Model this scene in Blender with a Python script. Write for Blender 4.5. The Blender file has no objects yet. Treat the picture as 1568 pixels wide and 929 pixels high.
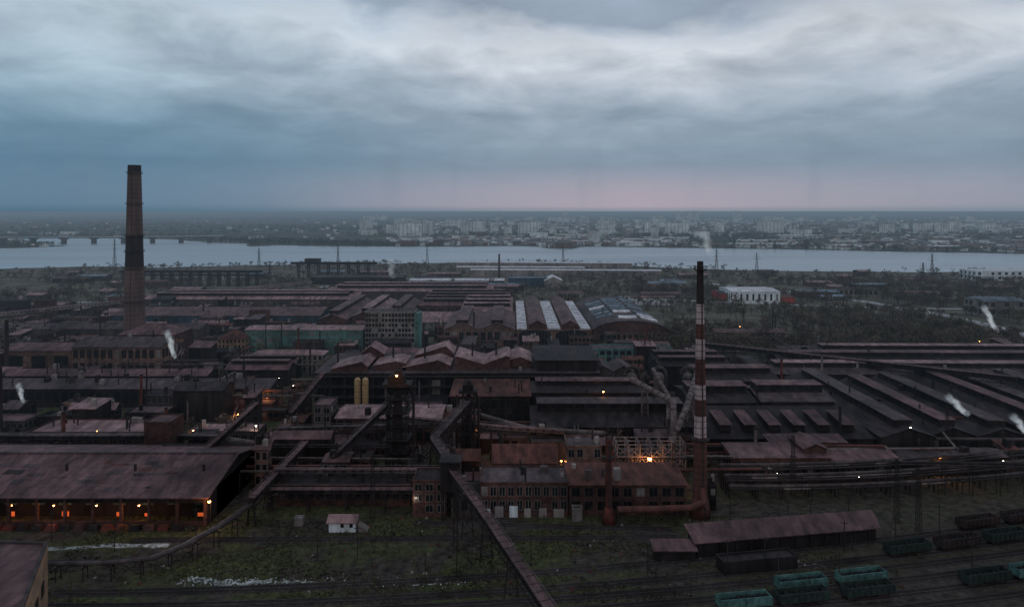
import bpy, math, random
import numpy as np
from mathutils import Vector, Matrix
R=random.Random(7)
NR=np.random.RandomState(5)
scene=bpy.context.scene
scene.view_settings.view_transform='Standard'
scene.view_settings.look='None'
scene.view_settings.exposure=0

# ------------------------------------------------------------------ materials
def N(nt,t,**k):
    n=nt.nodes.new(t)
    for a,b in k.items(): setattr(n,a,b)
    return n
def paint_haze(m):
    # aerial perspective painted into the material: grey-blue emission mixed in by distance from origin
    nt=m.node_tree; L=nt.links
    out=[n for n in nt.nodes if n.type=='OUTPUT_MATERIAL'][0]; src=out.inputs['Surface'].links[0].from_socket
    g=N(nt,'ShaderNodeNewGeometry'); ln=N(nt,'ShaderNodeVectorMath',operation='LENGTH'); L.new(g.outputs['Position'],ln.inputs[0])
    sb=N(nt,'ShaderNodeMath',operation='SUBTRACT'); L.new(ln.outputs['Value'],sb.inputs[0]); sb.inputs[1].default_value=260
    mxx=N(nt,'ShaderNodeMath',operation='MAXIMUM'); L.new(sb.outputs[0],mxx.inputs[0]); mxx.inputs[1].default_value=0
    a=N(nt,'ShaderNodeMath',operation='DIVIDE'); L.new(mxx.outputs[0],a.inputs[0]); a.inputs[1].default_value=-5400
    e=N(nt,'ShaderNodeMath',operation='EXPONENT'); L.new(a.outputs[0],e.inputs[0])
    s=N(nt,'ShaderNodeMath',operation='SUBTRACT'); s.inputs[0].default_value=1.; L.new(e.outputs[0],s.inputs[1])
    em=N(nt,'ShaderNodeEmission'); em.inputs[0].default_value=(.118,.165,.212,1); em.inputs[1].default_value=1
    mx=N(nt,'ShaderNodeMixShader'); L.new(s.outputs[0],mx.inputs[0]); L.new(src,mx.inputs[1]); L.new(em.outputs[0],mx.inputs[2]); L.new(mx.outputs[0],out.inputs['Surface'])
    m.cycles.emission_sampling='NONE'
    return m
def mk(name,c1,c2=None,scale=.25,rough=.85,kind='plain',bump=.0,metal=0.,spec=.3,var=.45):
    m=bpy.data.materials.new(name); m.use_nodes=True
    nt=m.node_tree; L=nt.links; bs=nt.nodes['Principled BSDF']
    bs.inputs['Roughness'].default_value=rough
    bs.inputs['Metallic'].default_value=metal
    bs.inputs['Specular IOR Level'].default_value=spec
    if c2 is None: c2=tuple(x*.6 for x in c1)
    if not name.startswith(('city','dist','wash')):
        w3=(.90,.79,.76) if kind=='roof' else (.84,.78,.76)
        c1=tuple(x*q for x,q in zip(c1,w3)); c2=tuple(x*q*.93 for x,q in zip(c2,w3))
    geo=N(nt,'ShaderNodeNewGeometry'); mp=N(nt,'ShaderNodeMapping')
    L.new(geo.outputs['Position'],mp.inputs['Vector'])
    if kind=='wall': mp.inputs['Scale'].default_value=(1,1,.18)
    if kind=='roof': mp.inputs['Scale'].default_value=(1,.35,1)
    n1=N(nt,'ShaderNodeTexNoise'); n1.inputs['Scale'].default_value=scale; n1.inputs['Detail'].default_value=6; n1.inputs['Roughness'].default_value=.65
    L.new(mp.outputs[0],n1.inputs['Vector'])
    cr=N(nt,'ShaderNodeValToRGB'); cr.color_ramp.elements[0].position=.38; cr.color_ramp.elements[1].position=.62
    cr.color_ramp.elements[0].color=(*c2,1); cr.color_ramp.elements[1].color=(*c1,1)
    L.new(n1.outputs['Fac'],cr.inputs[0])
    n2=N(nt,'ShaderNodeTexNoise'); n2.inputs['Scale'].default_value=.045; n2.inputs['Detail'].default_value=3
    L.new(geo.outputs['Position'],n2.inputs['Vector'])
    mr=N(nt,'ShaderNodeMapRange'); mr.inputs[1].default_value=.3; mr.inputs[2].default_value=.7
    mr.inputs[3].default_value=1-var; mr.inputs[4].default_value=1+var
    L.new(n2.outputs['Fac'],mr.inputs[0])
    mul=N(nt,'ShaderNodeVectorMath',operation='SCALE'); L.new(cr.outputs[0],mul.inputs[0]); L.new(mr.outputs[0],mul.inputs['Scale'])
    out=mul.outputs[0]
    if kind in('roof','brick'):
        br=N(nt,'ShaderNodeTexBrick')
        br.inputs['Color1'].default_value=(1.16,1.14,1.14,1); br.inputs['Color2'].default_value=(.78,.78,.80,1)
        br.inputs['Mortar'].default_value=(.58,.58,.58,1) if kind=='roof' else (1.35,1.3,1.25,1)
        br.inputs['Scale'].default_value=1
        if kind=='roof':
            br.inputs['Brick Width'].default_value=1.6; br.inputs['Row Height'].default_value=3.4; br.inputs['Mortar Size'].default_value=.05
            L.new(geo.outputs['Position'],br.inputs['Vector'])
        else:
            br.inputs['Brick Width'].default_value=.9; br.inputs['Row Height'].default_value=.3; br.inputs['Mortar Size'].default_value=.03
            sp=N(nt,'ShaderNodeSeparateXYZ'); ad=N(nt,'ShaderNodeMath',operation='ADD'); cb=N(nt,'ShaderNodeCombineXYZ')
            L.new(geo.outputs['Position'],sp.inputs[0]); L.new(sp.outputs[0],ad.inputs[0]); L.new(sp.outputs[1],ad.inputs[1])
            L.new(ad.outputs[0],cb.inputs[0]); L.new(sp.outputs[2],cb.inputs[1]); L.new(cb.outputs[0],br.inputs['Vector'])
        mm=N(nt,'ShaderNodeVectorMath',operation='MULTIPLY'); L.new(out,mm.inputs[0]); L.new(br.outputs['Color'],mm.inputs[1]); out=mm.outputs[0]
    L.new(out,bs.inputs['Base Color'])
    if bump:
        b=N(nt,'ShaderNodeBump'); b.inputs['Distance'].default_value=bump; b.inputs['Strength'].default_value=.6
        L.new(n1.outputs['Fac'],b.inputs['Height']); L.new(b.outputs[0],bs.inputs['Normal'])
    return paint_haze(m)
def emi(name,c,s):
    m=bpy.data.materials.new(name); m.use_nodes=True; nt=m.node_tree
    bs=nt.nodes['Principled BSDF']; bs.inputs['Emission Color'].default_value=(*c,1); bs.inputs['Emission Strength'].default_value=s
    bs.inputs['Base Color'].default_value=(*c,1)
    m.cycles.emission_sampling='NONE'
    return m
M=dict(
 roofp=mk('roof_mauve',(.205,.120,.118),(.098,.058,.058),.35,.75,'roof'),
 roofk=mk('roof_pink',(.46,.30,.29),(.22,.14,.137),.3,.75,'roof',var=.3),
 roofl=mk('roof_light',(.95,.98,1.0),(.66,.68,.70),.35,.6,'roof',var=.15),
 roofg=mk('roof_grey',(.130,.098,.100),(.058,.045,.046),.35,.8,'roof'),
 roofd=mk('roof_dark',(.055,.043,.044),(.024,.020,.021),.3,.8,'roof'),
 roofb=mk('roof_blue',(.26,.34,.39),(.13,.17,.21),.35,.8,'roof'),
 roofr=mk('roof_rust',(.185,.074,.058),(.085,.040,.033),.35,.85,'roof'),
 brick=mk('brick_dark',(.130,.062,.052),(.052,.029,.027),.4,.9,'brick'),
 brickl=mk('brick_sooty',(.23,.135,.106),(.105,.064,.054),.4,.9,'brick'),
 brickp=mk('brick_pale',(.48,.30,.19),(.28,.18,.12),.4,.9,'brick'),
 walld=mk('sooty_wall',(.040,.030,.030),(.014,.011,.011),.3,.9,'wall'),
 wallm=mk('grime_wall',(.12,.093,.09),(.055,.043,.042),.3,.9,'wall'),
 wallg=mk('concrete_wall',(.37,.32,.29),(.20,.17,.16),.3,.9,'wall'),
 wallw=mk('washed_white',(.82,.80,.79),(.55,.53,.51),.5,.85,'wall',var=.15),
 teal=mk('teal_panel',(.14,.30,.27),(.07,.155,.145),.4,.7,'wall'),
 blue=mk('blue_panel',(.06,.10,.15),(.03,.05,.07),.4,.7,'wall'),
 red=mk('red_paint',(.50,.06,.05),(.32,.045,.04),.4,.7,'wall'),
 glass=mk('window_glass',(.022,.024,.028),(.01,.012,.014),.5,.25,spec=.5),
 glassl=mk('window_glass_green',(.15,.26,.22),(.04,.065,.058),.9,.35,spec=.5),
 frame=mk('window_frame',(.30,.26,.24),(.17,.15,.14),.5,.8),
 steel=mk('dark_steel',(.050,.037,.036),(.020,.016,.016),.5,.7,var=.3),
 steell=mk('weathered_steel',(.34,.28,.27),(.17,.135,.13),.5,.7,var=.3),
 pipe=mk('pipe_insulation',(.25,.19,.175),(.10,.076,.072),.4,.8),
 pipeg=mk('pipe_soot',(.125,.096,.092),(.055,.043,.042),.4,.8),
 rust=mk('rust_red',(.20,.050,.035),(.09,.030,.024),.5,.85),
 stackb=mk('stack_brown',(.21,.132,.115),(.12,.078,.070),.12,.9,'wall',var=.2),
 stackd=mk('stack_soot',(.060,.043,.042),(.03,.024,.024),.3,.9,'wall',var=.2),
 stackr=mk('stack_red_band',(.175,.068,.056),(.095,.044,.038),.4,.9,'wall',var=.2),
 stackw=mk('stack_white_band',(.70,.54,.52),(.44,.33,.315),.4,.9,'wall',var=.15),
 silo=mk('silo_ochre',(.62,.41,.20),(.40,.26,.12),.6,.7),
 bark=mk('bark',(.07,.055,.045),None,1.),
 leaf=mk('spring_foliage',(.145,.132,.062),(.058,.054,.032),.09,.95,var=.4),
 twig=mk('bare_twigs',(.195,.142,.110),(.074,.057,.046),.08,.95,var=.45),
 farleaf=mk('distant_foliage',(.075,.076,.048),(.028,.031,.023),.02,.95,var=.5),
 bush=mk('scrub',(.120,.120,.052),(.042,.042,.024),.3,.95),
 grav=mk('ballast',(.085,.066,.060),(.034,.029,.027),1.,.95),
 sleeper=mk('sleeper',(.05,.04,.035),None,2.),
 rail=mk('rail_steel',(.19,.15,.15),None,.5,.5,metal=.5),
 road=mk('washed_asphalt',(.48,.45,.44),(.34,.32,.31),.3,.8,var=.1),
 pale=mk('washed_rubble',(.62,.60,.56),(.09,.085,.07),.55,.95,bump=.1),
 wteal=mk('wagon_teal',(.13,.27,.24),(.06,.13,.12),.5,.75,var=.2),
 wgreen=mk('wagon_green',(.035,.055,.046),(.02,.028,.026),.8,.8),
 wbrown=mk('wagon_brown',(.06,.038,.034),(.03,.022,.02),.8,.8),
 coal=mk('coal_load',(.02,.02,.02),None,1.,1.),
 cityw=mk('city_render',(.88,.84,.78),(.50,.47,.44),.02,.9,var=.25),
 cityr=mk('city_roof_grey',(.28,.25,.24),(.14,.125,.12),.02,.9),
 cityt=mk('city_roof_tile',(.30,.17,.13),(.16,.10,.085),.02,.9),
 eor=emi('sodium_lamp',(1,.36,.09),22), ewh=emi('white_lamp',(1,.86,.62),25),
 eglow=emi('furnace_glow',(1,.17,.04),.42), ecity=emi('street_light',(1,.8,.55),2),
)
# ------------------------------------------------------------------ mesh builder
class MB:
    def __init__(s,name): s.n=name; s.v=[]; s.f=[]; s.m=[]; s.mats=[]
    def mi(s,k):
        if k not in s.mats: s.mats.append(k)
        return s.mats.index(k)
    def hexa(s,p,mat):
        b=len(s.v); s.v+=[tuple(q) for q in p]; i=s.mi(mat)
        for f in((3,2,1,0),(4,5,6,7),(0,1,5,4),(1,2,6,5),(2,3,7,6),(3,0,4,7)):
            s.f.append([b+j for j in f]); s.m.append(i)
    def poly(s,p,mat):
        b=len(s.v); s.v+=[tuple(q) for q in p]; s.f.append(list(range(b,b+len(p)))); s.m.append(s.mi(mat))
    def box(s,x0,x1,y0,y1,z0,z1,mat):
        s.hexa([(x0,y0,z0),(x1,y0,z0),(x1,y1,z0),(x0,y1,z0),(x0,y0,z1),(x1,y0,z1),(x1,y1,z1),(x0,y1,z1)],mat)
    def slab(s,a,b,c,d,th,mat):
        lo=[(q[0],q[1],q[2]-th) for q in(a,b,c,d)]
        s.hexa(lo+[a,b,c,d],mat)
    def cyl(s,p,q,r0,r1,mat,n=10,cap=True):
        p=Vector(p);q=Vector(q);d=(q-p)
        if d.length<1e-6:return
        d.normalize(); a=d.orthogonal().normalized(); c=d.cross(a)
        b=len(s.v); i=s.mi(mat)
        for k in range(n):
            t=2*math.pi*k/n; o=a*math.cos(t)+c*math.sin(t)
            s.v.append(tuple(p+o*r0)); s.v.append(tuple(q+o*r1))
        for k in range(n):
            k2=(k+1)%n; s.f.append([b+2*k,b+2*k2,b+2*k2+1,b+2*k+1]); s.m.append(i)
        if cap:
            s.f.append([b+2*k+1 for k in range(n)]); s.m.append(i)
            s.f.append([b+2*k for k in range(n)][::-1]); s.m.append(i)
    def beam(s,p,q,w,h,mat):
        p=Vector(p);q=Vector(q);d=(q-p).normalized(); sd=Vector((d.y,-d.x,0))
        if sd.length<1e-3: sd=Vector((1,0,0))
        sd.normalize(); sd*=w/2; up=Vector((0,0,h))
        s.hexa([p+sd,q+sd,q-sd,p-sd,p+sd+up,q+sd+up,q-sd+up,p-sd+up],mat)
    def sphere(s,c,r,mat,nu=8,nv=5,half=False):
        i=s.mi(mat); b=len(s.v)
        for a in range(nv+1):
            ph=(math.pi/2 if half else math.pi)*a/nv
            for k in range(nu):
                t=2*math.pi*k/nu
                s.v.append((c[0]+r*math.sin(ph)*math.cos(t),c[1]+r*math.sin(ph)*math.sin(t),c[2]+r*math.cos(ph)))
        for a in range(nv):
            for k in range(nu):
                k2=(k+1)%nu; s.f.append([b+a*nu+k,b+(a+1)*nu+k,b+(a+1)*nu+k2,b+a*nu+k2]); s.m.append(i)
    def build(s,loc=(0,0,0),rot=0,smooth=False):
        me=bpy.data.meshes.new(s.n); me.from_pydata(s.v,[],s.f)
        for k in s.mats: me.materials.append(M[k])
        me.polygons.foreach_set('material_index',s.m)
        if smooth: me.polygons.foreach_set('use_smooth',[True]*len(s.f))
        me.update(); o=bpy.data.objects.new(s.n,me); o.location=loc; o.rotation_euler=(0,0,rot)
        scene.collection.objects.link(o); return o
occ=[]
def windows(b,w,d,h,rows,cols,glass='glass',frame='frame',z0=1.2,sides=True,fill=.62,front=True):
    rh=(h-z0)/rows
    def wall(length,place):
        n=max(1,int(round(cols*length/w))) ; cw=length/n
        for r in range(rows):
            for c in range(n):
                if R.random()<.05: continue
                u0=-length/2+cw*(c+.5-fill/2); u1=u0+cw*fill; a=z0+rh*(r+.18); e=z0+rh*(r+.80)
                g='frame' if R.random()<.07 and frame else glass
                place(u0,u1,a,e,g)
    def fr(u0,u1,a,e,g):
        y=-d/2
        b.box(u0-.12,u1+.12,y-.06,y-.001,a-.15,e+.1,frame); b.box(u0,u1,y-.09,y-.061,a,e,g)
        if u1-u0>1.6: b.box((u0+u1)/2-.06,(u0+u1)/2+.06,y-.12,y-.091,a,e,frame)
    if front: wall(w,fr)
    if sides:
        for sx in(-1,1):
            def sd(u0,u1,a,e,g,sx=sx):
                x=sx*w/2; q=sorted((x+sx*.001,x+sx*.06)); q2=sorted((x+sx*.061,x+sx*.09))
                b.box(q[0],q[1],u0-.12,u1+.12,a-.15,e+.1,frame); b.box(q2[0],q2[1],u0,u1,a,e,g)
            wall(d,sd)
def hall(name,x0,x1,y0,y1,h,rh=3.,ridge='x',n=1,wall='walld',roof='roofg',win=None,mon=0,rot=0.,vents=0,roof2=None,oh=.6,glass='glass',frame='frame',z0=1.2,fill=.62,noocc=False,monr=None):
    w=x1-x0; d=y1-y0; b=MB(name)
    if not noocc: occ.append((min(x0,x1),max(x0,x1),y0,y1))
    b.box(-w/2,w/2,-d/2,d/2,-.3,h,wall)
    if ridge=='flat':
        b.box(-w/2+.3,w/2-.3,-d/2+.3,d/2-.3,h,h+.12,roof)
        for q in((-w/2-.1,w/2+.1,-d/2-.1,-d/2+.3),(-w/2-.1,w/2+.1,d/2-.3,d/2+.1),(-w/2-.1,-w/2+.3,-d/2+.3,d/2-.3),(w/2-.3,w/2+.1,-d/2+.3,d/2-.3)):
            b.box(*q,h+.002,h+.6,wall)
    elif ridge=='mono':
        b.slab((-w/2-oh,-d/2-oh,h+.3),(w/2+oh,-d/2-oh,h+.3),(w/2+oh,d/2+oh,h+rh+.3),(-w/2-oh,d/2+oh,h+rh+.3),.28,roof)
        for sx in(-1,1): b.poly([(sx*w/2,-d/2,h),(sx*w/2,d/2,h),(sx*w/2,d/2,h+rh)],wall)
        b.poly([(-w/2,d/2,h),(w/2,d/2,h),(w/2,d/2,h+rh),(-w/2,d/2,h+rh)],wall)
    elif ridge=='hip':
        k=min(w,d)/2; e=oh
        A=[(-w/2-e,-d/2-e,h),(w/2+e,-d/2-e,h),(w/2+e,d/2+e,h),(-w/2-e,d/2+e,h)]
        if w>=d: r1=(-w/2+k,0,h+rh); r2=(w/2-k,0,h+rh); F=[[A[0],A[1],r2,r1],[A[1],A[2],r2],[A[2],A[3],r1,r2],[A[3],A[0],r1]]
        else: r1=(0,-d/2+k,h+rh); r2=(0,d/2-k,h+rh); F=[[A[0],A[1],r1],[A[1],A[2],r2,r1],[A[2],A[3],r2],[A[3],A[0],r1,r2]]
        for f in F: b.poly(f,roof)
        b.poly(A,roof)
    else:
        sw=(lambda p:p) if ridge=='x' else (lambda p:(p[1],p[0],p[2]))
        LL=w if ridge=='x' else d; WW=d if ridge=='x' else w
        sp=WW/n
        for i in range(n):
            c=-WW/2+sp*(i+.5); rf=roof if (roof2 is None or i%2==0) else roof2
            e0=oh if i==0 else 0; e1=oh if i==n-1 else 0
            for sg,e in((-1,e0),(1,e1)):
                zl=h+.25-e*rh/(sp/2)
                q=[(-LL/2-oh,c+sg*(sp/2+e),zl),(LL/2+oh,c+sg*(sp/2+e),zl),(LL/2+oh,c,h+rh+.25),(-LL/2-oh,c,h+rh+.25)]
                if (sg==1)!=(ridge=='y'): q=[q[1],q[0],q[3],q[2]]
                b.slab(*[sw(p) for p in q],.22,rf)
            for e in(-1,1): b.poly([sw(p) for p in[(e*LL/2,c-sp/2,h),(e*LL/2,c+sp/2,h),(e*LL/2,c,h+rh)]],wall)
            if mon:
                m=sp*.16; L2=LL/2*.92; zt=h+rh+mon
                def bx(xa,xb,ya,yb,za,zb,mt):
                    if ridge=='x': b.box(xa,xb,ya,yb,za,zb,mt)
                    else: b.box(ya,yb,xa,xb,za,zb,mt)
                bx(-L2,L2,c-m,c+m,h+rh*.6,zt,'walld')
                bx(-L2-.3,L2+.3,c-m-.4,c+m+.4,zt,zt+.3,monr or rf)
                k=int(L2*2/5)
                for j in range(k):
                    u=-L2+(j+.15)*(2*L2/k)
                    if R.random()<.8: bx(u,u+2*L2/k*.7,c-m-.06,c-m-.01,zt-mon*.75,zt-.2,glass)
    for _ in range(vents):
        vx=R.uniform(-w*.45,w*.45); vy=R.uniform(-d*.4,d*.4); s=R.uniform(.4,1.2); t=h+(0 if ridge=='flat' else rh*.3); hh=t+R.uniform(1.2,3)+(0 if ridge=='flat' else rh*.6)
        if R.random()<.5: b.box(vx-s,vx+s,vy-s,vy+s,t,hh,R.choice(['wallm','walld','wallg']))
        else:
            b.cyl((vx,vy,t),(vx,vy,hh+1.5),.3,.3,'steel',8); b.cyl((vx,vy,hh+1.5),(vx,vy,hh+2),.55,.15,'steel',8)
    if win: windows(b,w,d,h,win[0],win[1],glass,frame,z0=z0,fill=fill)
    return b.build(((x0+x1)/2,(y0+y1)/2,0),rot)
def lattice(b,x,y,z0,z1,w0,w1,lv,r,mat):
    for i in range(lv):
        a=i/lv;c=(i+1)/lv; za=z0+(z1-z0)*a; zb=z0+(z1-z0)*c; wa=(w0+(w1-w0)*a)/2; wb=(w0+(w1-w0)*c)/2
        C=[(-1,-1),(1,-1),(1,1),(-1,1)]
        for k in range(4):
            p=C[k];q=C[(k+1)%4]
            P=(x+p[0]*wa,y+p[1]*wa,za);Q=(x+p[0]*wb,y+p[1]*wb,zb);S=(x+q[0]*wa,y+q[1]*wa,za);T=(x+q[0]*wb,y+q[1]*wb,zb)
            b.cyl(P,Q,r,r,mat,4,False); b.cyl(P,T,r*.6,r*.6,mat,4,False); b.cyl(S,Q,r*.6,r*.6,mat,4,False); b.cyl(Q,T,r*.7,r*.7,mat,4,False)
def bez(p0,p1,p2,n=24):
    return [tuple((1-t)**2*a+2*t*(1-t)*c+t*t*e for a,c,e in zip(p0,p1,p2)) for t in [i/n for i in range(n+1)]]
def pipe_run(name,pts,r,mat='pipe',post=10,n=10,second=False,truss=False):
    b=MB(name); acc=0
    for p,q in zip(pts,pts[1:]):
        b.cyl(p,q,r,r,mat,n,True); b.sphere(q,r*1.02,mat,8,5)
        P=Vector(p);Q=Vector(q); L=(Q-P).length; d=(Q-P)/L; sd=Vector((d.y,-d.x,0)).normalized()*(r+.5)
        if second: b.cyl(P+sd*1.6+Vector((0,0,-.3)),Q+sd*1.6+Vector((0,0,-.3)),r*.5,r*.5,'pipe' if R.random()<.3 else 'steel',8)
        while acc<L:
            c=P+d*acc
            for s in(-1,1): b.cyl((c.x+sd.x*s,c.y+sd.y*s,-.2),(c.x+sd.x*s*.8,c.y+sd.y*s*.8,c.z-r),.16,.16,'steel',5)
            b.beam(c-sd*1.8+Vector((0,0,-r-.3)),c+sd*1.8+Vector((0,0,-r-.3)),.3,.3,'steel')
            acc+=post
        acc-=L
    return b.build()
def gallery(name,pts,w,h,wall='wallm',roof='roofg',post=14):
    b=MB(name)
    for p,q in zip(pts,pts[1:]):
        b.beam(p,q,w,h,wall); P=Vector(p);Q=Vector(q);up=Vector((0,0,h+.01)); b.beam(P+up,Q+up,w+.5,.18,roof)
        L=(Q-P).length; d=(Q-P)/L; sd=Vector((d.y,-d.x,0)).normalized()
        k=int(L/3)
        for i in range(k):
            c=P+d*(i+.5)*L/k
            b.beam(c-d*.08+up+Vector((0,0,.1)),c+d*.08+up+Vector((0,0,.1)),w+.6,.16,'steel')
            for s in(-1,1):
                e=c+sd*s*(w/2+.03); b.beam(e-d*.6+Vector((0,0,h*.45)),e+d*.6+Vector((0,0,h*.45)),.06,h*.3,'glass')
        for s in(-1,1):  # truss under
            for i in range(k):
                a=P+d*i*L/k+sd*s*w*.45; c=P+d*(i+1)*L/k+sd*s*w*.45; m=(a+c)/2-Vector((0,0,1.6))
                b.cyl(a,m,.09,.09,'steel',4,False); b.cyl(m,c,.09,.09,'steel',4,False)
            b.beam(P+sd*s*w*.45-Vector((0,0,1.7)),Q+sd*s*w*.45-Vector((0,0,1.7)),.2,.2,'steel')
            b.cyl(P+sd*s*(w*.5+.2)+up+Vector((0,0,.9)),Q+sd*s*(w*.5+.2)+up+Vector((0,0,.9)),.05,.05,'steell',4,False)
        j=max(1,int(L/post))
        for i in range(j+1):
            c=P+d*i*L/j
            T=[]
            for s in(-1,1):
                a=(c.x+sd.x*s*w*.9,c.y+sd.y*s*w*.9,-.2); e=(c.x+sd.x*s*w*.42,c.y+sd.y*s*w*.42,c.z-.05); b.cyl(a,e,.2,.18,'steel',5); T.append((a,e))
            for f in(.15,.55):
                l=[Vector(t[0]).lerp(Vector(t[1]),f) for t in T]; l2=[Vector(t[0]).lerp(Vector(t[1]),f+.4) for t in T]
                b.cyl(l[0],l2[1],.09,.09,'steel',4,False); b.cyl(l[1],l2[0],.09,.09,'steel',4,False); b.cyl(l[0],l[1],.1,.1,'steel',4,False)
    return b.build()
def lamp_obj(x,y,z,kind='eor',power=0,r=.35,post=True,name='flood_lamp'):
    b=MB(name)
    if post: b.cyl((0,0,-z),(0,0,-.3),.12,.08,'steel',6); b.beam((0,0,-.35),(0,-.9,-.25),.12,.1,'steel')
    b.sphere((0,-.9,-.3-r),r,kind,8,6); b.cyl((0,-.9,-.3-r*.3),(0,-.9,-.05),r*1.15,r*.4,'steel',8)
    o=b.build((x,y,z))
    if power:
        l=bpy.data.lights.new(name+'_light','POINT'); l.energy=power; l.shadow_soft_size=.4
        l.color=(1,.42,.13) if kind=='eor' else (1,.88,.68)
        lo=bpy.data.objects.new(name+'_light',l); lo.location=(0,-1.6,-1-r); scene.collection.objects.link(lo); lo.parent=o
    return o

# ------------------------------------------------------------------ ground / river
def ground_material():
    m=bpy.data.materials.new('ground_soil_grass'); m.use_nodes=True; nt=m.node_tree; L=nt.links; bs=nt.nodes['Principled BSDF']
    bs.inputs['Roughness'].default_value=.95; bs.inputs['Specular IOR Level'].default_value=.15
    g=N(nt,'ShaderNodeNewGeometry')
    def noise(s,d=6,r=.6):
        n=N(nt,'ShaderNodeTexNoise'); n.inputs['Scale'].default_value=s; n.inputs['Detail'].default_value=d; n.inputs['Roughness'].default_value=r
        L.new(g.outputs['Position'],n.inputs['Vector']); return n.outputs['Fac']
    def ramp(f,a,b,ca,cb):
        c=N(nt,'ShaderNodeValToRGB'); c.color_ramp.elements[0].position=a; c.color_ramp.elements[1].position=b
        c.color_ramp.elements[0].color=(*ca,1); c.color_ramp.elements[1].color=(*cb,1); L.new(f,c.inputs[0]); return c.outputs[0]
    def mix(f,a,b):
        x=N(nt,'ShaderNodeMix',data_type='RGBA'); L.new(f,x.inputs['Factor']); L.new(a,x.inputs['A']); L.new(b,x.inputs['B']); return x.outputs['Result']
    sp=N(nt,'ShaderNodeSeparateXYZ'); L.new(g.outputs['Position'],sp.inputs[0])
    def yr(a,b,o=1,lo=0.,hi=1.):
        mr=N(nt,'ShaderNodeMapRange'); mr.inputs[1].default_value=a; mr.inputs[2].default_value=b; mr.inputs[3].default_value=lo; mr.inputs[4].default_value=hi; L.new(sp.outputs[o],mr.inputs[0]); return mr.outputs[0]
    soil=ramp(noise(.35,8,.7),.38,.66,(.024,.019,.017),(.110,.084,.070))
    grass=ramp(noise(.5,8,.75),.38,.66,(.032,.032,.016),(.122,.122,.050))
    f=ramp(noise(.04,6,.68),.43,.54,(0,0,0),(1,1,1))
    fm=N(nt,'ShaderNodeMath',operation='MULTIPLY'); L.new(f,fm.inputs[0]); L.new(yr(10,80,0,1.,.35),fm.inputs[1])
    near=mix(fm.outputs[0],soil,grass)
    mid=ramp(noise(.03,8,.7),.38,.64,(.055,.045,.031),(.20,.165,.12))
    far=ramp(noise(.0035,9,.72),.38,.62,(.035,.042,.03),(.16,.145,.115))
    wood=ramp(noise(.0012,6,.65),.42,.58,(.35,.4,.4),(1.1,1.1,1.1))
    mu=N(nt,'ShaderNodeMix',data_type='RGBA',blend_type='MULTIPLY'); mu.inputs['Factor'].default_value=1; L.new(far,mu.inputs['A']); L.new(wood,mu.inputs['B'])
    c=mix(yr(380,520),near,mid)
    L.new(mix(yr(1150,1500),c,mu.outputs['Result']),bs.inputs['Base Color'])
    b=N(nt,'ShaderNodeBump'); b.inputs['Strength'].default_value=.5; b.inputs['Distance'].default_value=.4; L.new(noise(.8,6,.7),b.inputs['Height']); L.new(b.outputs[0],bs.inputs['Normal'])
    return paint_haze(m)
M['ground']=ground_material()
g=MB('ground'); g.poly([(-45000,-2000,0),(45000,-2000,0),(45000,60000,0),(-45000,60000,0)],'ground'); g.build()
NEARB=[(-1500,1090),(-1035,1099),(-833,1111),(-728,1163),(-581,1136),(-437,1190),(-215,1220),(-29,1266),(134,1205),(286,1124),(428,1075),(620,1053),(790,1045),(1090,1010),(1700,960)]
FARB=[(2300,1380),(1526,1429),(1120,1492),(796,1613),(664,1667),(363,1754),(190,1790),(150,1690),(95,1700),(60,1800),(-7,1818),(-143,1786),(-494,1818),(-640,1870),(-690,1800),(-720,1850),(-760,1960),(-869,2000),(-1104,2222),(-1314,2330),(-1520,2350),(-1800,2400),(-2400,2450),(-2400,2150),(-1476,2020),(-1199,1830),(-1230,1740),(-1519,1613),(-2300,1560),(-2300,1090)]
def jag(pl,a):
    out=[]
    for i,(p,q) in enumerate(zip(pl,pl[1:])):
        k=max(1,int(math.dist(p,q)/35))
        for j in range(k):
            t=j/k; e=0 if j==0 else a
            out.append((p[0]+(q[0]-p[0])*t+R.uniform(-e,e)*.5,p[1]+(q[1]-p[1])*t+R.uniform(-e,e)))
    return out+[pl[-1]]
RIV=jag(NEARB+FARB,9)
RIVC=NEARB+FARB
def water_mat():
    m=bpy.data.materials.new('river_water'); m.use_nodes=True; nt=m.node_tree; L=nt.links; bs=nt.nodes['Principled BSDF']
    bs.inputs['Base Color'].default_value=(.44,.48,.52,1); bs.inputs['Roughness'].default_value=.3; bs.inputs['Specular IOR Level'].default_value=.5
    g=N(nt,'ShaderNodeNewGeometry'); mp=N(nt,'ShaderNodeMapping'); mp.inputs['Scale'].default_value=(.25,1,1); L.new(g.outputs['Position'],mp.inputs[0])
    n=N(nt,'ShaderNodeTexNoise'); n.inputs['Scale'].default_value=.12; n.inputs['Detail'].default_value=6; L.new(mp.outputs[0],n.inputs['Vector'])
    b=N(nt,'ShaderNodeBump'); b.inputs['Strength'].default_value=.3; b.inputs['Distance'].default_value=.6; L.new(n.outputs['Fac'],b.inputs['Height']); L.new(b.outputs[0],bs.inputs['Normal'])
    n2=N(nt,'ShaderNodeTexNoise'); n2.inputs['Scale'].default_value=.006; n2.inputs['Detail'].default_value=4; L.new(mp.outputs[0],n2.inputs['Vector'])
    mr=N(nt,'ShaderNodeMapRange'); mr.inputs[1].default_value=.35; mr.inputs[2].default_value=.65; mr.inputs[3].default_value=.18; mr.inputs[4].default_value=.42; L.new(n2.outputs['Fac'],mr.inputs[0]); L.new(mr.outputs[0],bs.inputs['Roughness'])
    return paint_haze(m)
M['water']=water_mat()
w=MB('river'); w.poly([(x,y,.3) for x,y in RIV],'water'); w.build()
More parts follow.
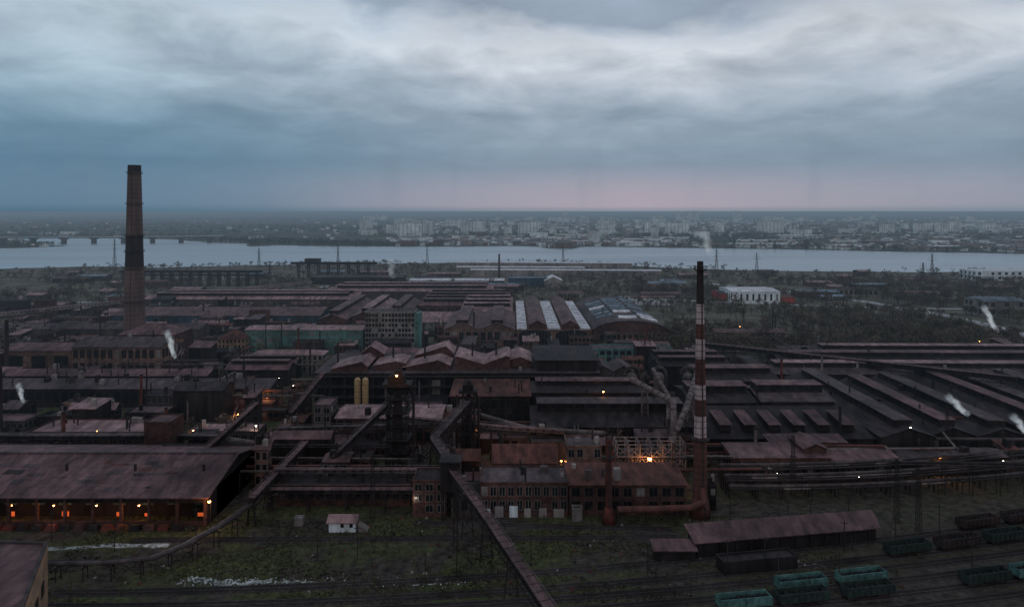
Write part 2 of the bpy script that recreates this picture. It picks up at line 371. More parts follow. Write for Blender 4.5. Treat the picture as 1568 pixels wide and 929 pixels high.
def inriv(x,y):
    c=False; P=RIVC; j=len(P)-1
    for i in range(len(P)):
        if (P[i][1]>y)!=(P[j][1]>y) and x<(P[j][0]-P[i][0])*(y-P[i][1])/(P[j][1]-P[i][1])+P[i][0]: c=not c
        j=i
    return c
def ribbon(name,pts,wd,mat,z=.03,j=0):
    b=MB(name); L=[];Rr=[]
    for i,p in enumerate(pts):
        a=Vector(pts[max(0,i-1)][:2]); c=Vector(pts[min(len(pts)-1,i+1)][:2]); d=(c-a).normalized(); n=Vector((d.y,-d.x))*(wd/2)
        L.append((p[0]-n.x*(1+R.uniform(-j,j)),p[1]-n.y*(1+R.uniform(-j,j)),z)); Rr.append((p[0]+n.x*(1+R.uniform(-j,j)),p[1]+n.y*(1+R.uniform(-j,j)),z))
    for i in range(len(pts)-1): b.poly([L[i],Rr[i],Rr[i+1],L[i+1]],mat)
    return b.build()
ROADS=[bez((250,900),(455,680),(375,430)),bez((-620,700),(-430,690),(-330,760)),bez((-330,500),(-340,640),(-180,980)),bez((120,760),(330,640),(620,660))]
for i,rd in enumerate(ROADS): ribbon('road',rd,(13,8,7,8)[i],'road',.03+.004*i)
RP=[p for rd in ROADS for p in rd]
def offroad(x,y): return all((x-p[0])**2+(y+12-p[1])**2>23**2 for p in RP)
ribbon('dirt_path',bez((-135,192),(-115,196),(-98,195),10),2.2,'pale',.05,.6)
ribbon('rubble_strip',[(x,176.5+1.2*math.sin(x*.2),0) for x in np.linspace(-84,-62,30)],2.2,'pale',.05,.8)
ribbon('rubble_strip',[(x,175.5+.6*math.sin(x*.31),0) for x in np.linspace(-61,-14,70)],1.0,'pale',.054,.95)

# ------------------------------------------------------------------ chimneys
def chimney(name,x,y,H,r0,r1,bands,plat=(),base=None,n=28):
    b=MB(name)
    for z0,z1,mt in bands:
        k=max(1,int((z1-z0)/6))
        for i in range(k):
            a=z0+(z1-z0)*i/k; c=z0+(z1-z0)*(i+1)/k
            b.cyl((0,0,a),(0,0,c),r0+(r1-r0)*a/H,r0+(r1-r0)*c/H,mt,n,False)
    b.cyl((0,0,H-.05),(0,0,H+.02),r1*1.0,r1*.8,'stackd',n)
    for z in plat:
        r=r0+(r1-r0)*z/H
        b.cyl((0,0,z),(0,0,z+.25),r+.9,r+.9,'steel',n)
        b.cyl((0,0,z+1.2),(0,0,z+1.3),r+.9,r+.9,'steel',n,False)
        for k in range(14):
            t=k*math.pi/7; b.cyl(((r+.9)*math.cos(t),(r+.9)*math.sin(t),z),((r+.9)*math.cos(t),(r+.9)*math.sin(t),z+1.3),.06,.06,'steel',4,False)
    z=2.
    while z<H-2:   # iron hoops
        r=r0+(r1-r0)*z/H; b.cyl((0,0,z),(0,0,z+.18),r+.07,r+.06,'stackd',n,False); z+=(H/40)
    b.beam((r0*.1,-r0-.1,1),(r0*.1,-r1-.1,H-1),.4,.25,'steel')
    if base: b.cyl((0,0,-.2),(0,0,base[1]),base[0],r0*1.02,bands[0][2],n)
    return b.build((x,y,0),0,True)
chimney('factory_chimney',-271,490,128,7.4,4.3,[(0,42,'stackb'),(42,55,'stackb'),(55,78,'stackd'),(78,123,'stackb'),(123,128,'stackd')],(30,54,66,77,100,122),(9.5,9))
chimney('striped_chimney',59,214,79.7,2.35,.95,[(0,24.8,'stackr'),(24.8,31.5,'stackw'),(31.5,36.7,'stackr'),(36.7,41.2,'stackw'),(41.2,49.4,'stackr'),(49.4,55.5,'stackw'),(55.5,60.2,'stackr'),(60.2,66.4,'stackw'),(66.4,79.7,'stackd')],(24,77),(3.4,6))
chimney('rust_vent_stack',29.6,209,26,1.15,.85,[(0,26,'rust')],(20,),(2.2,5))
chimney('slim_chimney',-215,287,30,.9,.6,[(0,30,'stackd')],(26,))
chimney('slim_chimney',-285,385,34,1.2,.9,[(0,34,'stackd')],(30,))
chimney('slim_chimney',-17,905,38,1.6,1.2,[(0,20,'stackr'),(20,38,'stackb')],())
pipe_run('flue_duct',[(32,207.5,4.8),(44,208,4.8),(55,209,4.8),(59,210,6),(59,212,9)],1.0,'stackr',9)

# ------------------------------------------------------------------ left big shed
def left_shed():
    b=MB('foundry_shed'); x0,x1=-195,-92.5
    occ.append((x0,x1,207,251))
    b.box(x0,x1,214,251,0,9.3,'walld')
    for xx in np.arange(x0,x1+.1,8.5): b.box(xx-.4,xx+.4,206.6,207.4,0,9.1,'brick')
    b.box(x0,x1,206.7,207.3,7.2,9.2,'walld')
    b.box(x0,x1,206.9,207.1,0,1.6,'brick')
    b.slab((x0-1,205.6,9.2),(x1+1,205.6,9.2),(x1+1,229,14.3),(x0-1,229,14.3),.35,'roofp')
    b.slab((x1+1,252.4,9.2),(x0-1,252.4,9.2),(x0-1,229,14.3),(x1+1,229,14.3),.35,'roofp')
    for X in(x1,):
        b.poly([(X,207,9.2),(X,229,14),(X,251,9.2)],'walld')
    b.box(x1-.3,x1,207.5,251,0,9.2,'walld')
    b.beam((x0,229,14.3),(x1,229,14.3),1,.35,'roofg')
    for xx in np.arange(x0+8,x1-6,22): b.box(xx-.3,xx+.3,219,219.6,11,14.2,'steel')
    for k in range(38):   # patched sheets
        xx=R.uniform(x0+2,x1-8); yy=R.uniform(207,224); z=9.2+5.1*(yy-205.6)/23.4; L=R.uniform(1.5,6); W_=R.uniform(.8,2.6)
        b.slab((xx,yy,z+.06),(xx+L,yy,z+.06),(xx+L,yy+W_,z+.06+5.1*W_/23.4),(xx,yy+W_,z+.06+5.1*W_/23.4),.04,R.choice(['roofr','roofp','roofg','roofg','roofd']))
    for xx in np.arange(x0+4,x1,8.5):
        b.box(xx-2,xx+2,213.9,213.99,3.5,6,'glassl')
        if R.random()<.6: b.box(xx-R.uniform(.4,1.4),xx+1.2,213.85,213.89,0,R.uniform(.8,1.6),'eglow')
    b.build()
left_shed()
for x,p in((-153,450),(-140,350),(-127,250),(-114,450)): lamp_obj(x,209.5,6.2,'eor',p,.26,False,'bay_lamp')
lamp_obj(-90.5,205,9.5,'eor',700,.42)
b=MB('coke_bin_row')
for xx in np.arange(-165,-96,4.2): b.hexa([(xx,203.5,0),(xx+3.6,203.5,0),(xx+3.6,205.5,0),(xx,205.5,0),(xx+.6,204,1.6),(xx+3,204,1.6),(xx+3,205,1.6),(xx+.6,205,1.6)],R.choice(['rust','walld','brick']))
b.build()

# corner brick tower bottom-left
b=MB('brick_tower_block')
Q=[(-74.6,104),(-85,125),(-127,127),(-112,103)]
b.hexa([(x,y,-.2) for x,y in Q][::-1]+[(x,y,34.6) for x,y in Q][::-1],'brickp')
for i in range(4):
    p=Vector((*Q[i],34.6));q=Vector((*Q[(i+1)%4],34.6)); c=Vector((-99,115,34.6)); p+=(c-p).normalized()*.3;q+=(c-q).normalized()*.3
    b.beam(p,q,.5,.5,'wallm')
b.hexa([(x*.985-1.5,y*.985+1.7,34.6) for x,y in Q][::-1]+[(x*.985-1.5,y*.985+1.7,34.75) for x,y in Q][::-1],'roofp')
for t in(.25,.5,.75):
    x=-74.6-10.4*t; y=104+21*t
    for z in(12,20,28): b.beam((x-.5+.06,y+1.1,z),(x+.5+.06,y-1.1,z),.12,2.4,'glass')
b.box(-100,-97,112,115,34.7,36.4,'wallm'); b.cyl((-92,118,34.7),(-92,118,37.5),.4,.4,'steel')
b.build()

# ------------------------------------------------------------------ middle block
hall('brick_workshop',-10,17.6,214,228,10,0,'flat',wall='brick',roof='roofg',win=(2,10),vents=5)
b=MB('whitewashed_annex')
for xx in np.arange(-10,16,4.6): b.box(xx,xx+R.uniform(1.6,3.4),212.9,213.8,0,R.uniform(2.2,3.4),R.choice(['wallw','wallg','wallg','wallw']))
b.box(-10,17,213,213.7,0,1.2,'brick'); b.build()
hall('brick_workshop',18,54.5,214,229,9.6,1.2,'mono',wall='brick',roof='roofr',win=(2,9),vents=4,frame='wallm')
hall('pitched_workshop',-6.5,15.5,236,250,8.5,4,'x',wall='brick',roof='roofr',win=(1,6))
hall('pump_house',19,31,236,247,14,0,'flat',wall='brickl',roof='roofg',win=(3,4),vents=3)
hall('loading_annex',-31,-20.5,213,224,11,0,'flat',wall='brick',roof='roofd',win=(3,3))
hall('low_service_building',-76,-33,221,233,6.5,0,'flat',wall='brick',roof='roofd',win=(1,14),vents=5,frame='wallm')
b=MB('steel_frame_structure')
for xx in np.arange(37,62,4):
    for yy in(240,244,248):
        b.box(xx-.18,xx+.18,yy-.18,yy+.18,0,13.5,'steell')
for zz in(5,9,13.2):
    for yy in(240,244,248): b.box(37,61,yy-.12,yy+.12,zz,zz+.3,'steell')
    for xx in np.arange(37,62,4): b.box(xx-.1,xx+.1,240,248,zz+.31,zz+.5,'steell')
for i,xx in enumerate(np.arange(37,60,4)):
    for a,c in((5,9),(9,13)): b.cyl((xx,240,a),(xx+4,240,c),.1,.1,'steell',4); b.cyl((xx+4,240,a),(xx,240,c),.1,.1,'steell',4)
b.cyl((42,244,0),(42,244,10),1.4,1.4,'pipe',12); b.cyl((54,245,0),(54,245,11),1.4,1.4,'pipe',12); b.build()
occ.append((36,62,239,249))
lamp_obj(48,239,10.2,'eor',2200,.7)
hall('white_hut',-54.5,-46.5,203,207,3.2,1.2,'x',wall='wallw',roof='roofk',win=(1,3),fill=.3)
b=MB('concrete_ramp'); b.hexa([(-46,203.2,0),(-43,203.2,0),(-43,206,0),(-46,206,0),(-46,203.2,2.4),(-43,203.2,.3),(-43,206,.3),(-46,206,2.4)],'wallg'); b.build()
hall('gate_house',18.6,21.6,210,212.5,3.6,0,'flat',wall='wallg',roof='roofg')
hall('kiosk',-66,-63.5,207,209,2,0,'flat',wall='wallg',roof='roofl')
def fs():
    b=MB('long_storage_shed')
    A=(51,188);B=(105,197);C=(106.5,203);D=(50,194)
    b.hexa([(*A,0),(*B,0),(*C,0),(*D,0),(*A,4.5),(*B,4.5),(*C,6),(*D,6)],'walld')
    b.slab((50,187,4.5),(106,196.2,4.5),(107.6,204,6.4),(49,194.8,6.4),.25,'roofp')
    for i in range(12):
        t=(i+.5)/12; x=A[0]+54*t; y=A[1]+9*t
        b.box(x-.15,x+.15,y-.35,y-.02,0,4.3,'steel')
    b.build(); occ.append((49,108,187,205))
fs()
hall('lean_to_shed',39,50,186,190,3,.9,'mono',wall='walld',roof='roofp')
hall('trackside_store',55,76,180.5,185,3,0,'flat',wall='walld',roof='roofd',rot=.16)

# furnace towers
def furnace(name,x,y,H,w,big):
    b=MB(name); lattice(b,0,0,0,H*.86,w*1.25,w,7,.22,'steel')
    b.cyl((0,0,0),(0,0,H*.55),w*.36,w*.30,'stackd',14); b.cyl((0,0,H*.55),(0,0,H*.86),w*.3,w*.18,'stackd',14)
    for i,z in enumerate(np.linspace(H*.2,H*.86,6)):
        q=w*.62+(.9 if i%2 else .2); b.box(-q,q,-q,q,z,z+.25,'steel')
        for s in(-1,1):
            b.box(-q,q,s*q-.04,s*q+.04,z+1,z+1.08,'steel'); b.box(s*q-.04,s*q+.04,-q,q,z+1,z+1.08,'steel')
            for k in(-1,-.5,0,.5,1): b.box(q*k-.05,q*k+.05,s*q-.05,s*q+.05,z,z+1.05,'steel')
    q=w*.85
    b.box(-q,q,-q*.7,q*.7,H*.86+.3,H*.86+.7,'steel'); b.box(-q*.6,q*.5,-q*.5,q*.5,H*.86+.7,H*.95,'walld'); b.box(-q*.2,q*.3,-.6,.6,H*.95,H,'steel')
    b.cyl((q*.3,0,H*.9),(q*1.1,0,H*.78),.5,.5,'stackd',8); b.cyl((q*1.1,0,H*.78),(q*1.1,0,0),.5,.5,'stackd',8)
    b.cyl((-q*.4,0,H*.95),(-q*.4,0,H+2.5),.12,.08,'steel',5)
    b.build((x,y,0)); occ.append((x-w,x+w,y-w,y+w))
furnace('blast_furnace_tower',-42,251,37,6.2,1)
furnace('blast_furnace_tower',-16.7,262,30.5,4.2,1)
lamp_obj(-41.5,246.5,37,'eor',200,.4,False)
b=MB('ochre_silo')
for x in(0,3.6):
    b.cyl((x,0,0),(x,0,17),1.45,1.45,'silo',18); b.sphere((x,0,17),1.45,'silo',18,4,True)
    for z in(3,6,9,12,15): b.cyl((x,0,z),(x,0,z+.15),1.5,1.5,'steel',18,False)
b.build((-71.5,316,0)); occ.append((-75,-65,312,320))
hall('casting_annex',-72,-29,279,298,10.8,1.2,'x',wall='brick',roof='roofk',vents=6,win=(2,12),frame='walld')
hall('casting_annex',-28,-14,281,292,9,1.5,'mono',wall='brick',roof='roofr',vents=3)
hall('stock_house',-27,8,300,326,14,1,'mono',wall='walld',roof='roofr',vents=5,win=(2,10),frame='wallm')
hall('open_hearth_hall',-95,42,330,372,17,.6,'mono',wall='walld',roof='roofg',vents=10,win=(1,20),frame='walld')
def roofs():
    b=MB('hearth_roof_monitors')
    def g(x0,x1,xp,y0,y1,zl,zp,zr,mt='roofk'):
        b.slab((x0,y0,zl),(xp,y0,zp),(xp,y1,zp),(x0,y1,zl),.35,mt); b.slab((xp,y0,zp),(x1,y0,zr),(x1,y1,zr),(xp,y1,zp),.35,mt)
        b.poly([(x0,y0+.6,17.3),(x1,y0+.6,17.3),(x1,y0+.6,zr-.4),(xp,y0+.6,zp-.4),(x0,y0+.6,zl-.4)],'brick')
    g(-88,-70,-73,331,352,19,22.5,20); g(-78,-66,-73,352,366,22,26,22)
    g(-68,-52,-57,334,352,20,22,21); g(-54,-30,-36,334,350,19,22.6,20)
    g(-50,-30,-34,352,368,21,26,22)
    g(-28,-14,-27,335,358,24,24.3,20.5); g(-14,-1,-3,335,358,20.5,24.5,24)
    g(-1,10,4,338,362,22,23.4,21)
    b.box(12,41.5,333,368,17.4,22.5,'walld'); b.box(11,42.5,332,369,22.5,22.9,'roofd')
    for x in(-88,-60,-44,-20,-8): b.cyl((x,345,17),(x,345,29),.5,.45,'steel',8)
    for x in np.arange(-94,42,6.8): b.box(x-.3,x+.3,327.6,328.2,0,16,'steel')
    for z in(5.5,10.5,15.6): b.box(-95,42,327.4,329.6,z,z+.35,'steel')
    for z in(6.6,11.6): b.box(-95,42,327.45,327.5,z,z+.08,'steell')
    b.build()
roofs()
hall('dark_rolling_hall',8,74,276,304,8.2,4.5,'x',wall='walld',roof='roofd',mon=2.2,win=(1,24),frame='walld',monr='roofg')
hall('dark_rolling_hall',9,60,306,326,14,2,'x',wall='walld',roof='roofd',mon=1.5,vents=5,monr='roofp')
hall('boiler_house',40,60,337,356,16,3,'y',n=2,wall='wallm',roof='roofg',win=(2,6))
b=MB('cyclone_vessel')
for x in(0,13,27):
    b.cyl((x,0,0),(x,0,15),2.6,2.6,'pipe',14); b.sphere((x,0,15),2.6,'pipe',14,5,True)
    pts=[(x+3.4*math.cos(a),0,16.5+3.4*math.sin(a)) for a in np.linspace(math.pi,0,8)]
    for p,q in zip(pts,pts[1:]): b.cyl(p,q,.8,.8,'pipeg',8)
    b.cyl((x+3.4,0,16.5),(x+3.4,0,0),.8,.8,'pipeg',8)
b.build((58,330,0))
def duct():
    b=MB('gas_duct_junction')
    def run(pts,r,mt):
        for p,q in zip(pts,pts[1:]): b.cyl(p,q,r,r,mt,14); b.sphere(q,r*1.01,mt,12,8)
        for p,q in zip(pts,pts[1:]):
            P=Vector(p);Q=Vector(q);L=(Q-P).length
            for k in range(1,int(L/4)): c=P.lerp(Q,k*4/L); d=(Q-P).normalized()*.12; b.cyl(c-d,c+d,r*1.1,r*1.1,'steel',14)
    run([(51,292,23.5),(63,266,21),(61,258,15),(59.5,251,3)],1.15,'pipe')
    run([(80,296,24),(68,266,19),(62,256,14)],1.25,'pipe')
    run([(80,296,24),(84,310,22),(84,330,10)],1.25,'pipeg')
    run([(62,300,26),(63,275,21),(60,262,16)],.8,'pipe')
    for p in((55,283,22),(62,262,17),(73,280,21)): lattice(b,p[0],p[1],0,p[2]-1.5,3.2,2.2,5,.15,'pipe')
    b.build()
duct()
# ------------------------------------------------------------------ right halls
hall('skylight_hall',75,139,262,288,8,5,'mono',wall='walld',roof='roofd')
b=MB('roof_skylights')
for i in range(6):
    x=81+9.6*i
    b.hexa([(x,266,9.6),(x+4.6,266,9.6),(x+4.6,280,12.2),(x,280,12.2),(x+.4,266.5,12.2),(x+4.2,266.5,12.2),(x+4.2,280,13.6),(x+.4,280,13.6)],'walld')
    b.slab((x-.2,265.7,12.3),(x+4.8,265.7,12.3),(x+4.8,280.6,13.9),(x-.2,280.6,13.9),.15,'roofp')
b.build()
hall('rolling_mill_hall',76,104,290,318,14,2,'x',wall='walld',roof='roofd',mon=2.6,monr='roofp')
hall('rolling_mill_hall',106,137,290,316,14.5,2,'x',wall='walld',roof='roofg',mon=2.8,monr='roofp')
hall('rolling_mill_hall',86,128,326,350,14,2.5,'x',n=1,wall='walld',roof='roofd',mon=2,monr='roofp')
hall('rolling_mill_hall',78,116,362,392,13,2,'x',n=2,wall='walld',roof='roofd',mon=1.6,monr='roofp')
xs=140
for i in range(7):
    w_=R.uniform(17,22); y0=258+i*3+R.uniform(0,5); y1=345+R.uniform(-8,14)
    hall('bay_hall',xs,xs+w_-.6,y0,y1,9+R.uniform(-1,1.5),3.2,'y',wall='walld',roof=R.choice(['roofg','roofd','roofd']),mon=R.choice([1.5,2,2.2]),vents=3,monr=R.choice(['roofp','roofg']))
    xs+=w_
hall('long_mill_hall',132,300,352,372,11,2.6,'x',wall='walld',roof='roofg',mon=1.8,rot=-.02,vents=6,monr='roofk')
hall('long_mill_hall',150,330,378,398,11,2.6,'x',wall='walld',roof='roofd',mon=1.8,rot=-.02,monr='roofp')
hall('long_mill_hall',180,370,404,424,10,2.6,'x',wall='walld',roof='roofg',mon=1.5,rot=-.02,monr='roofk')
hall('rail_workshop',78,112,240,252,8.7,1,'mono',wall='brick',roof='roofp',win=(1,12),frame='walld')
hall('rail_workshop',113,137,241,251,7.5,1.4,'mono',wall='brick',roof='roofp',win=(1,9),frame='walld')
hall('rail_workshop',104,112,243,256,11,1.5,'y',wall='brick',roof='roofp')
hall('switch_house',96,124,253.5,260,9.5,.8,'mono',wall='walld',roof='roofp')
hall('switch_house',140,178,246,255,7,1,'x',wall='walld',roof='roofg',vents=3)
occ.append((66,230,205,239))
for k in range(5):
    o=k*2.6; z=4.5+.8*k
    pipe_run('pipeline',bez((72,226+o,z),(130,224+o*1.1,z),(215,246+o*1.2,z),14),.4 if k%2 else .55,R.choice(['pipeg','steel','pipeg']),9,second=k%2==0)
for x,y,z,k,p,r in((152,262,13.5,'ewh',2500,.7),(153.5,246,8,'eor',900,.45),(79,243,8,'eor',1500,.3),(175,244,7,'ewh',150,.22),(18,250,5,'eor',1600,.3),(40,300,17,'eor',400,.35),(-104,278,9,'ewh',500,.35),(-128,275,8,'eor',400,.3),(-1,262,7,'eor',500,.25),(-7,240,4,'eor',500,.25),(92,238,5,'ewh',100,.18),(-14,268,12,'eor',200,.22),(34,262,6,'eor',600,.25),(9,288,5,'eor',500,.22),(120,237,4,'ewh',0,.15),(-120,300,7,'eor',1000,.25),(-118,330,7,'eor',1600,.25),(-30,214,7,'ewh',80,.15)):
    lamp_obj(x,y,z,k,p,r)
for i in range(16):
    y=R.uniform(230,640); lamp_obj(R.uniform(-.68*y,.7*y),y,R.uniform(5,9),R.choice(['ewh','eor','eor']),0,.09+y*.00022,name='yard_lamp')
hall('furnace_pit_building',-134,-112,318,328,5,0,'flat',wall='rust',roof='rust')

# ------------------------------------------------------------------ left mid
hall('machine_shop',-193,-141,272,289,7,0,'flat',wall='brick',roof='roofk',win=(1,16),vents=14)
hall('machine_shop',-131,-103,276,287,6,0,'flat',wall='wallm',roof='roofk',vents=8,win=(1,8))
hall('long_dark_shed',-262,-118,332,352,9,2.4,'x',wall='walld',roof='roofg',vents=22,win=(1,34),frame='walld')
hall('long_dark_shed',-270,-160,358,372,9,2,'x',wall='walld',roof='roofp',vents=16)
hall('coal_bunker',-152,-130,306,320,15,2,'x',wall='walld',roof='roofd',vents=3)
hall('long_dark_shed',-156,-122,372,396,9,2.4,'x',n=2,wall='walld',roof='roofp',mon=1.4)
hall('power_house',-250,-199,388,414,18,3.5,'x',wall='brickl',roof='roofg',win=(2,13),z0=3,frame='brick',vents=4)
hall('power_house_annex',-290,-251,390,412,15.5,2.5,'x',wall='brickl',roof='roofp',win=(1,3),frame='brick')
hall('power_house_gable',-240,-206,416,440,20,5,'hip',wall='brick',roof='roofp')
hall('ochre_brick_house',-194,-176,450,464,11,4.5,'hip',wall='brickp',roof='roofr',win=(3,7),fill=.4)
hall('laboratory_building',-153,-111,400,412,11,2,'hip',wall='wallg',roof='roofk',win=(3,14),fill=.45)
hall('glazed_workshop',-179,-100,458,476,15.5,1,'x',wall='teal',roof='roofk',win=(3,22),glass='glassl',fill=.8)
hall('office_block',-98,-65,455,473,27.5,0,'flat',wall='wallg',roof='roofg',win=(8,15),fill=.66,z0=1,vents=3,glass='glass',frame='wallm')
b=MB('teal_stair_tower'); b.box(-64.9,-62,455,470,0,26.8,'teal')
for z in range(2,26,3): b.box(-64.4,-62.5,454.9,454.99,z,z+1.8,'glassl')
b.build()
hall('workshop_row',-330,-158,562,606,9,4,'x',wall='blue',roof='roofp',vents=8)
hall('workshop_row',-350,-150,650,690,11,3,'x',n=2,wall='wallm',roof='roofk',mon=2)
hall('workshop_row',-420,-230,505,520,8,3,'x',wall='wallm',roof='roofg',vents=8)
for i in range(3): hall('ridge_hall',-150+22*i,-129+22*i,530+i*15,640,11,4,'y',wall='brick',roof='roofk' if i==1 else 'roofp',mon=2)
hall('central_hall',-82,-3,600,690,12,3,'x',n=4,wall='brick',roof='roofp',mon=1.8,win=(1,10))
hall('central_hall',-80,-40,530,580,9,2.4,'x',n=2,wall='wallg',roof='roofk',win=(2,8),glass='glassl')
hall('central_hall',-190,-20,705,760,12,3,'x',n=2,wall='wallm',roof='roofk',mon=2)
hall('gable_front_hall',-48,2,480,560,12,4.5,'y',n=2,wall='brickl',roof='roofp',win=(1,10),mon=1.5,z0=3)
hall('gable_front_hall',-42,0,565,640,12,4,'x',n=3,wall='brickl',roof='roofk',mon=1.5)
def bright():
    b=MB('bright_roof_hall'); occ.append((3,56,480,620))
    b.box(3,56,480,620,0,12,'brickl')
    for c,wd,mt in((7,7,'roofl'),(18,12,'roofp'),(29.5,9,'roofl'),(41,12,'roofp'),(51.5,7,'roofl')):
        if mt=='roofp':
            b.slab((c-wd/2,479.5,15.2),(c,479.5,18.5),(c,621,18.5),(c-wd/2,621,15.2),.3,mt)
            b.slab((c,479.5,18.5),(c+wd/2,479.5,15.2),(c+wd/2,621,15.2),(c,621,18.5),.3,mt)
            b.box(c-wd/2+.4,c+wd/2-.4,480.2,620,12,14.9,'brick')
            b.poly([(c-wd/2,480,14.9),(c+wd/2,480,14.9),(c,480,18.2)],'brick')
        else:
            b.box(c-wd/2+.05,c+wd/2-.05,479.6,620.5,12,13.4,mt)
            for k in range(11):
                y=486+12.5*k; b.box(c-wd/2+.6,c+wd/2-.6,y,y+.4,13.4,13.6,'roofb')
    for c,wd in((16,22),(42,22)):
        n=10; b.poly([(c-wd/2,479.9,1)]+[(c-wd/2*math.cos(math.pi*k/n),479.9,9+2.6*math.sin(math.pi*k/n)) for k in range(n+1)]+[(c+wd/2,479.9,1)],'glass')
        for k in range(-4,5): b.box(c+k*2.3-.15,c+k*2.3+.15,479.7,479.85,1,10.5,'wallm')
    b.build()
    b=MB('arched_hall'); occ.append((57,110,482,620))
    b.box(57,110,482,620,0,10,'brickl'); n=14
    P=[(83.5-27*math.cos(math.pi*k/n),10+8*math.sin(math.pi*k/n)) for k in range(n+1)]
    for p,q in zip(P,P[1:]): b.slab((p[0],481,p[1]),(q[0],481,q[1]),(q[0],621,q[1]),(p[0],621,p[1]),.3,'roofg')
    b.poly([(x,482,z-.3) for x,z in P],'brick')
    for k in range(9):
        y=492+14*k
        for s,xa,xb in((0,62,74),(1,77,90),(2,93,105)):
            if R.random()<.8:
                f=lambda x:10+8*math.sqrt(max(0,1-((x-83.5)/27)**2))+.5
                b.slab((xa,y,f(xa)+.5),(xb,y,f(xb)+.5),(xb,y+5,f(xb)+1.1),(xa,y+5,f(xa)+1.1),.8,R.choice(['roofl','roofb','roofb']))
    for k in range(-5,6): b.box(83.5+k*4-.9,83.5+k*4+.9,481.8,481.95,2,8,'glass')
    b.box(60,107,481.6,481.9,8.6,9.2,'wallm'); b.build()
bright()
# far field
farhall=hall
farhall('river_warehouse',-84,110,1035,1052,9,1,'x',wall='wallg',roof='roofl',rot=-.06)
farhall('river_warehouse',-60,215,985,1003,9,1,'x',wall='wallg',roof='roofl',rot=-.06)
farhall('river_warehouse',-90,190,1085,1098,12,1,'x',wall='wallg',roof='roofl',rot=-.06)
farhall('depot',-128,-10,850,880,8,1.5,'x',wall='walld',roof='roofl')
farhall('depot',-5,50,850,874,11,0,'flat',wall='blue',roof='roofb')
farhall('depot',40,62,840,870,9,5,'y',wall='wallg',roof='roofl')
farhall('depot',-260,-140,880,905,9,1.5,'x',n=2,wall='walld',roof='roofg')
farhall('white_warehouse',226,275,700,745,12,1.4,'x',wall='wallw',roof='roofl',win=(1,8),fill=.3)
farhall('red_warehouse',219,225.4,715,750,8,1,'x',wall='red',roof='roofg')
farhall('red_warehouse',277,290,700,730,6,1,'x',wall='red',roof='roofr')
farhall('white_works',629,720,925,960,13,0,'flat',wall='wallw',roof='roofl',win=(2,10),fill=.4)
farhall('grey_works',424,462,615,640,14,1.5,'x',n=2,wall='wallg',roof='roofb',win=(2,6))
farhall('brick_depot',146,196,490,504,8,1.5,'x',wall='brick',roof='roofp',win=(2,14))
farhall('low_depot',170,250,432,446,7,1.5,'x',wall='brickl',roof='roofg',win=(1,20))
farhall('low_depot',50,100,425,440,9,1,'flat',wall='teal',roof='roofg',win=(2,12),frame='wallm')
farhall('low_depot',165,210,820,840,8,1.5,'x',wall='wallg',roof='roofb')
farhall('low_depot',120,165,690,705,7,1.5,'x',wall='wallw',roof='roofp')
for i in range(60):   # scattered works buildings between the plant and the river
    y=R.uniform(640,1000); x=R.uniform(-.78*y,.72*y); w_=R.uniform(12,50); d_=R.uniform(10,20)
    if any(not(x+w_/2+3<a or x-w_/2-3>c or y+d_+3<e or y-3>f) for a,c,e,f in occ): continue
    farhall('outlying_workshop',x-w_/2,x+w_/2,y,y+d_,R.uniform(4,8),1.6,'x',wall=R.choice(['wallg','wallm','brickl','walld']),roof=R.choice(['roofg','roofk','roofp','roofb','roofk']),rot=R.uniform(-.1,.1),win=(1,8))
b=MB('ore_gantry')
for x in np.arange(-490,-318,12): lattice(b,x,862,0,17,3,3,3,.35,'steel')
b.box(-492,-316,859,865,17,20,'walld'); b.box(-492,-316,874,879,12,14,'steel'); b.build()
b=MB('ore_gantry')
for x in np.arange(-300,-200,14): lattice(b,x,960,0,20,3,3,3,.35,'steel')
b.box(-310,-190,956,964,20,23,'walld'); b.box(-290,-270,954,966,23,28,'steel'); b.build()

# ------------------------------------------------------------------ conveyors / pipes
gallery('conveyor_gallery',[(-19,212,14),(-7,186.6,10.5),(6.6,151,8.5),(16,126,7)],2.1,1.8,'walld','roofp')
gallery('conveyor_gallery',[(-19,214,14),(-27,236,15),(-16.7,256,22)],2.4,2.2,'walld','roofg')
b=MB('transfer_house'); b.box(-22,-16,210,216,9,18,'walld'); b.box(-22.4,-15.6,209.6,216.4,18,18.4,'roofd')
for s in(-21.5,-16.5):
    for t in(210.5,215.5): b.box(s-.25,s+.25,t-.25,t+.25,0,9,'steel')
b.build()
gallery('curved_gallery',[(-75,255,10),(-77,230,8.5),(-79,207,7)],1.8,1.5,'walld','roofp',10)
pipe_run('curved_pipeway',[(-79,207,6.5),(-83,196,5.5),(-88,186,5),(-94,179,4.6),(-105,177,4.4),(-122,177,4.2),(-140,180,4)],.6,'pipeg',7,second=True)
gallery('pipe_bridge',[(-78,224.5,9.5),(-20,224.5,9.5)],1.6,1.2,'pipeg','roofp',12)
gallery('pipe_bridge',[(-77,217,6),(-28,217,6)],1.8,1.2,'walld','roofp',12)
gallery('pipe_bridge',[(-90,262,11),(-24,268,11)],1.5,1.2,'pipeg','roofg',12)
gallery('pipe_bridge',[(-50,272,13),(-8,262,12),(20,262,10)],1.5,1.2,'pipeg','roofp',12)
gallery('inclined_conveyor',[(-112,240,6),(-98,262,20)],2.,2.,'walld','roofp',12)
gallery('inclined_conveyor',[(-96,296,6),(-88,318,18)],2.,2.,'walld','roofp',12)
gallery('inclined_conveyor',[(-66,236,5),(-45,249,24)],1.8,1.8,'walld','roofg',12)
gallery('long_conveyor',[(-215,262,8),(-110,262,8)],1.8,1.4,'walld','roofg',12)
gallery('long_conveyor',[(-430,560,8),(-235,800,10)],3,2.6,'wallg','roofk',20)
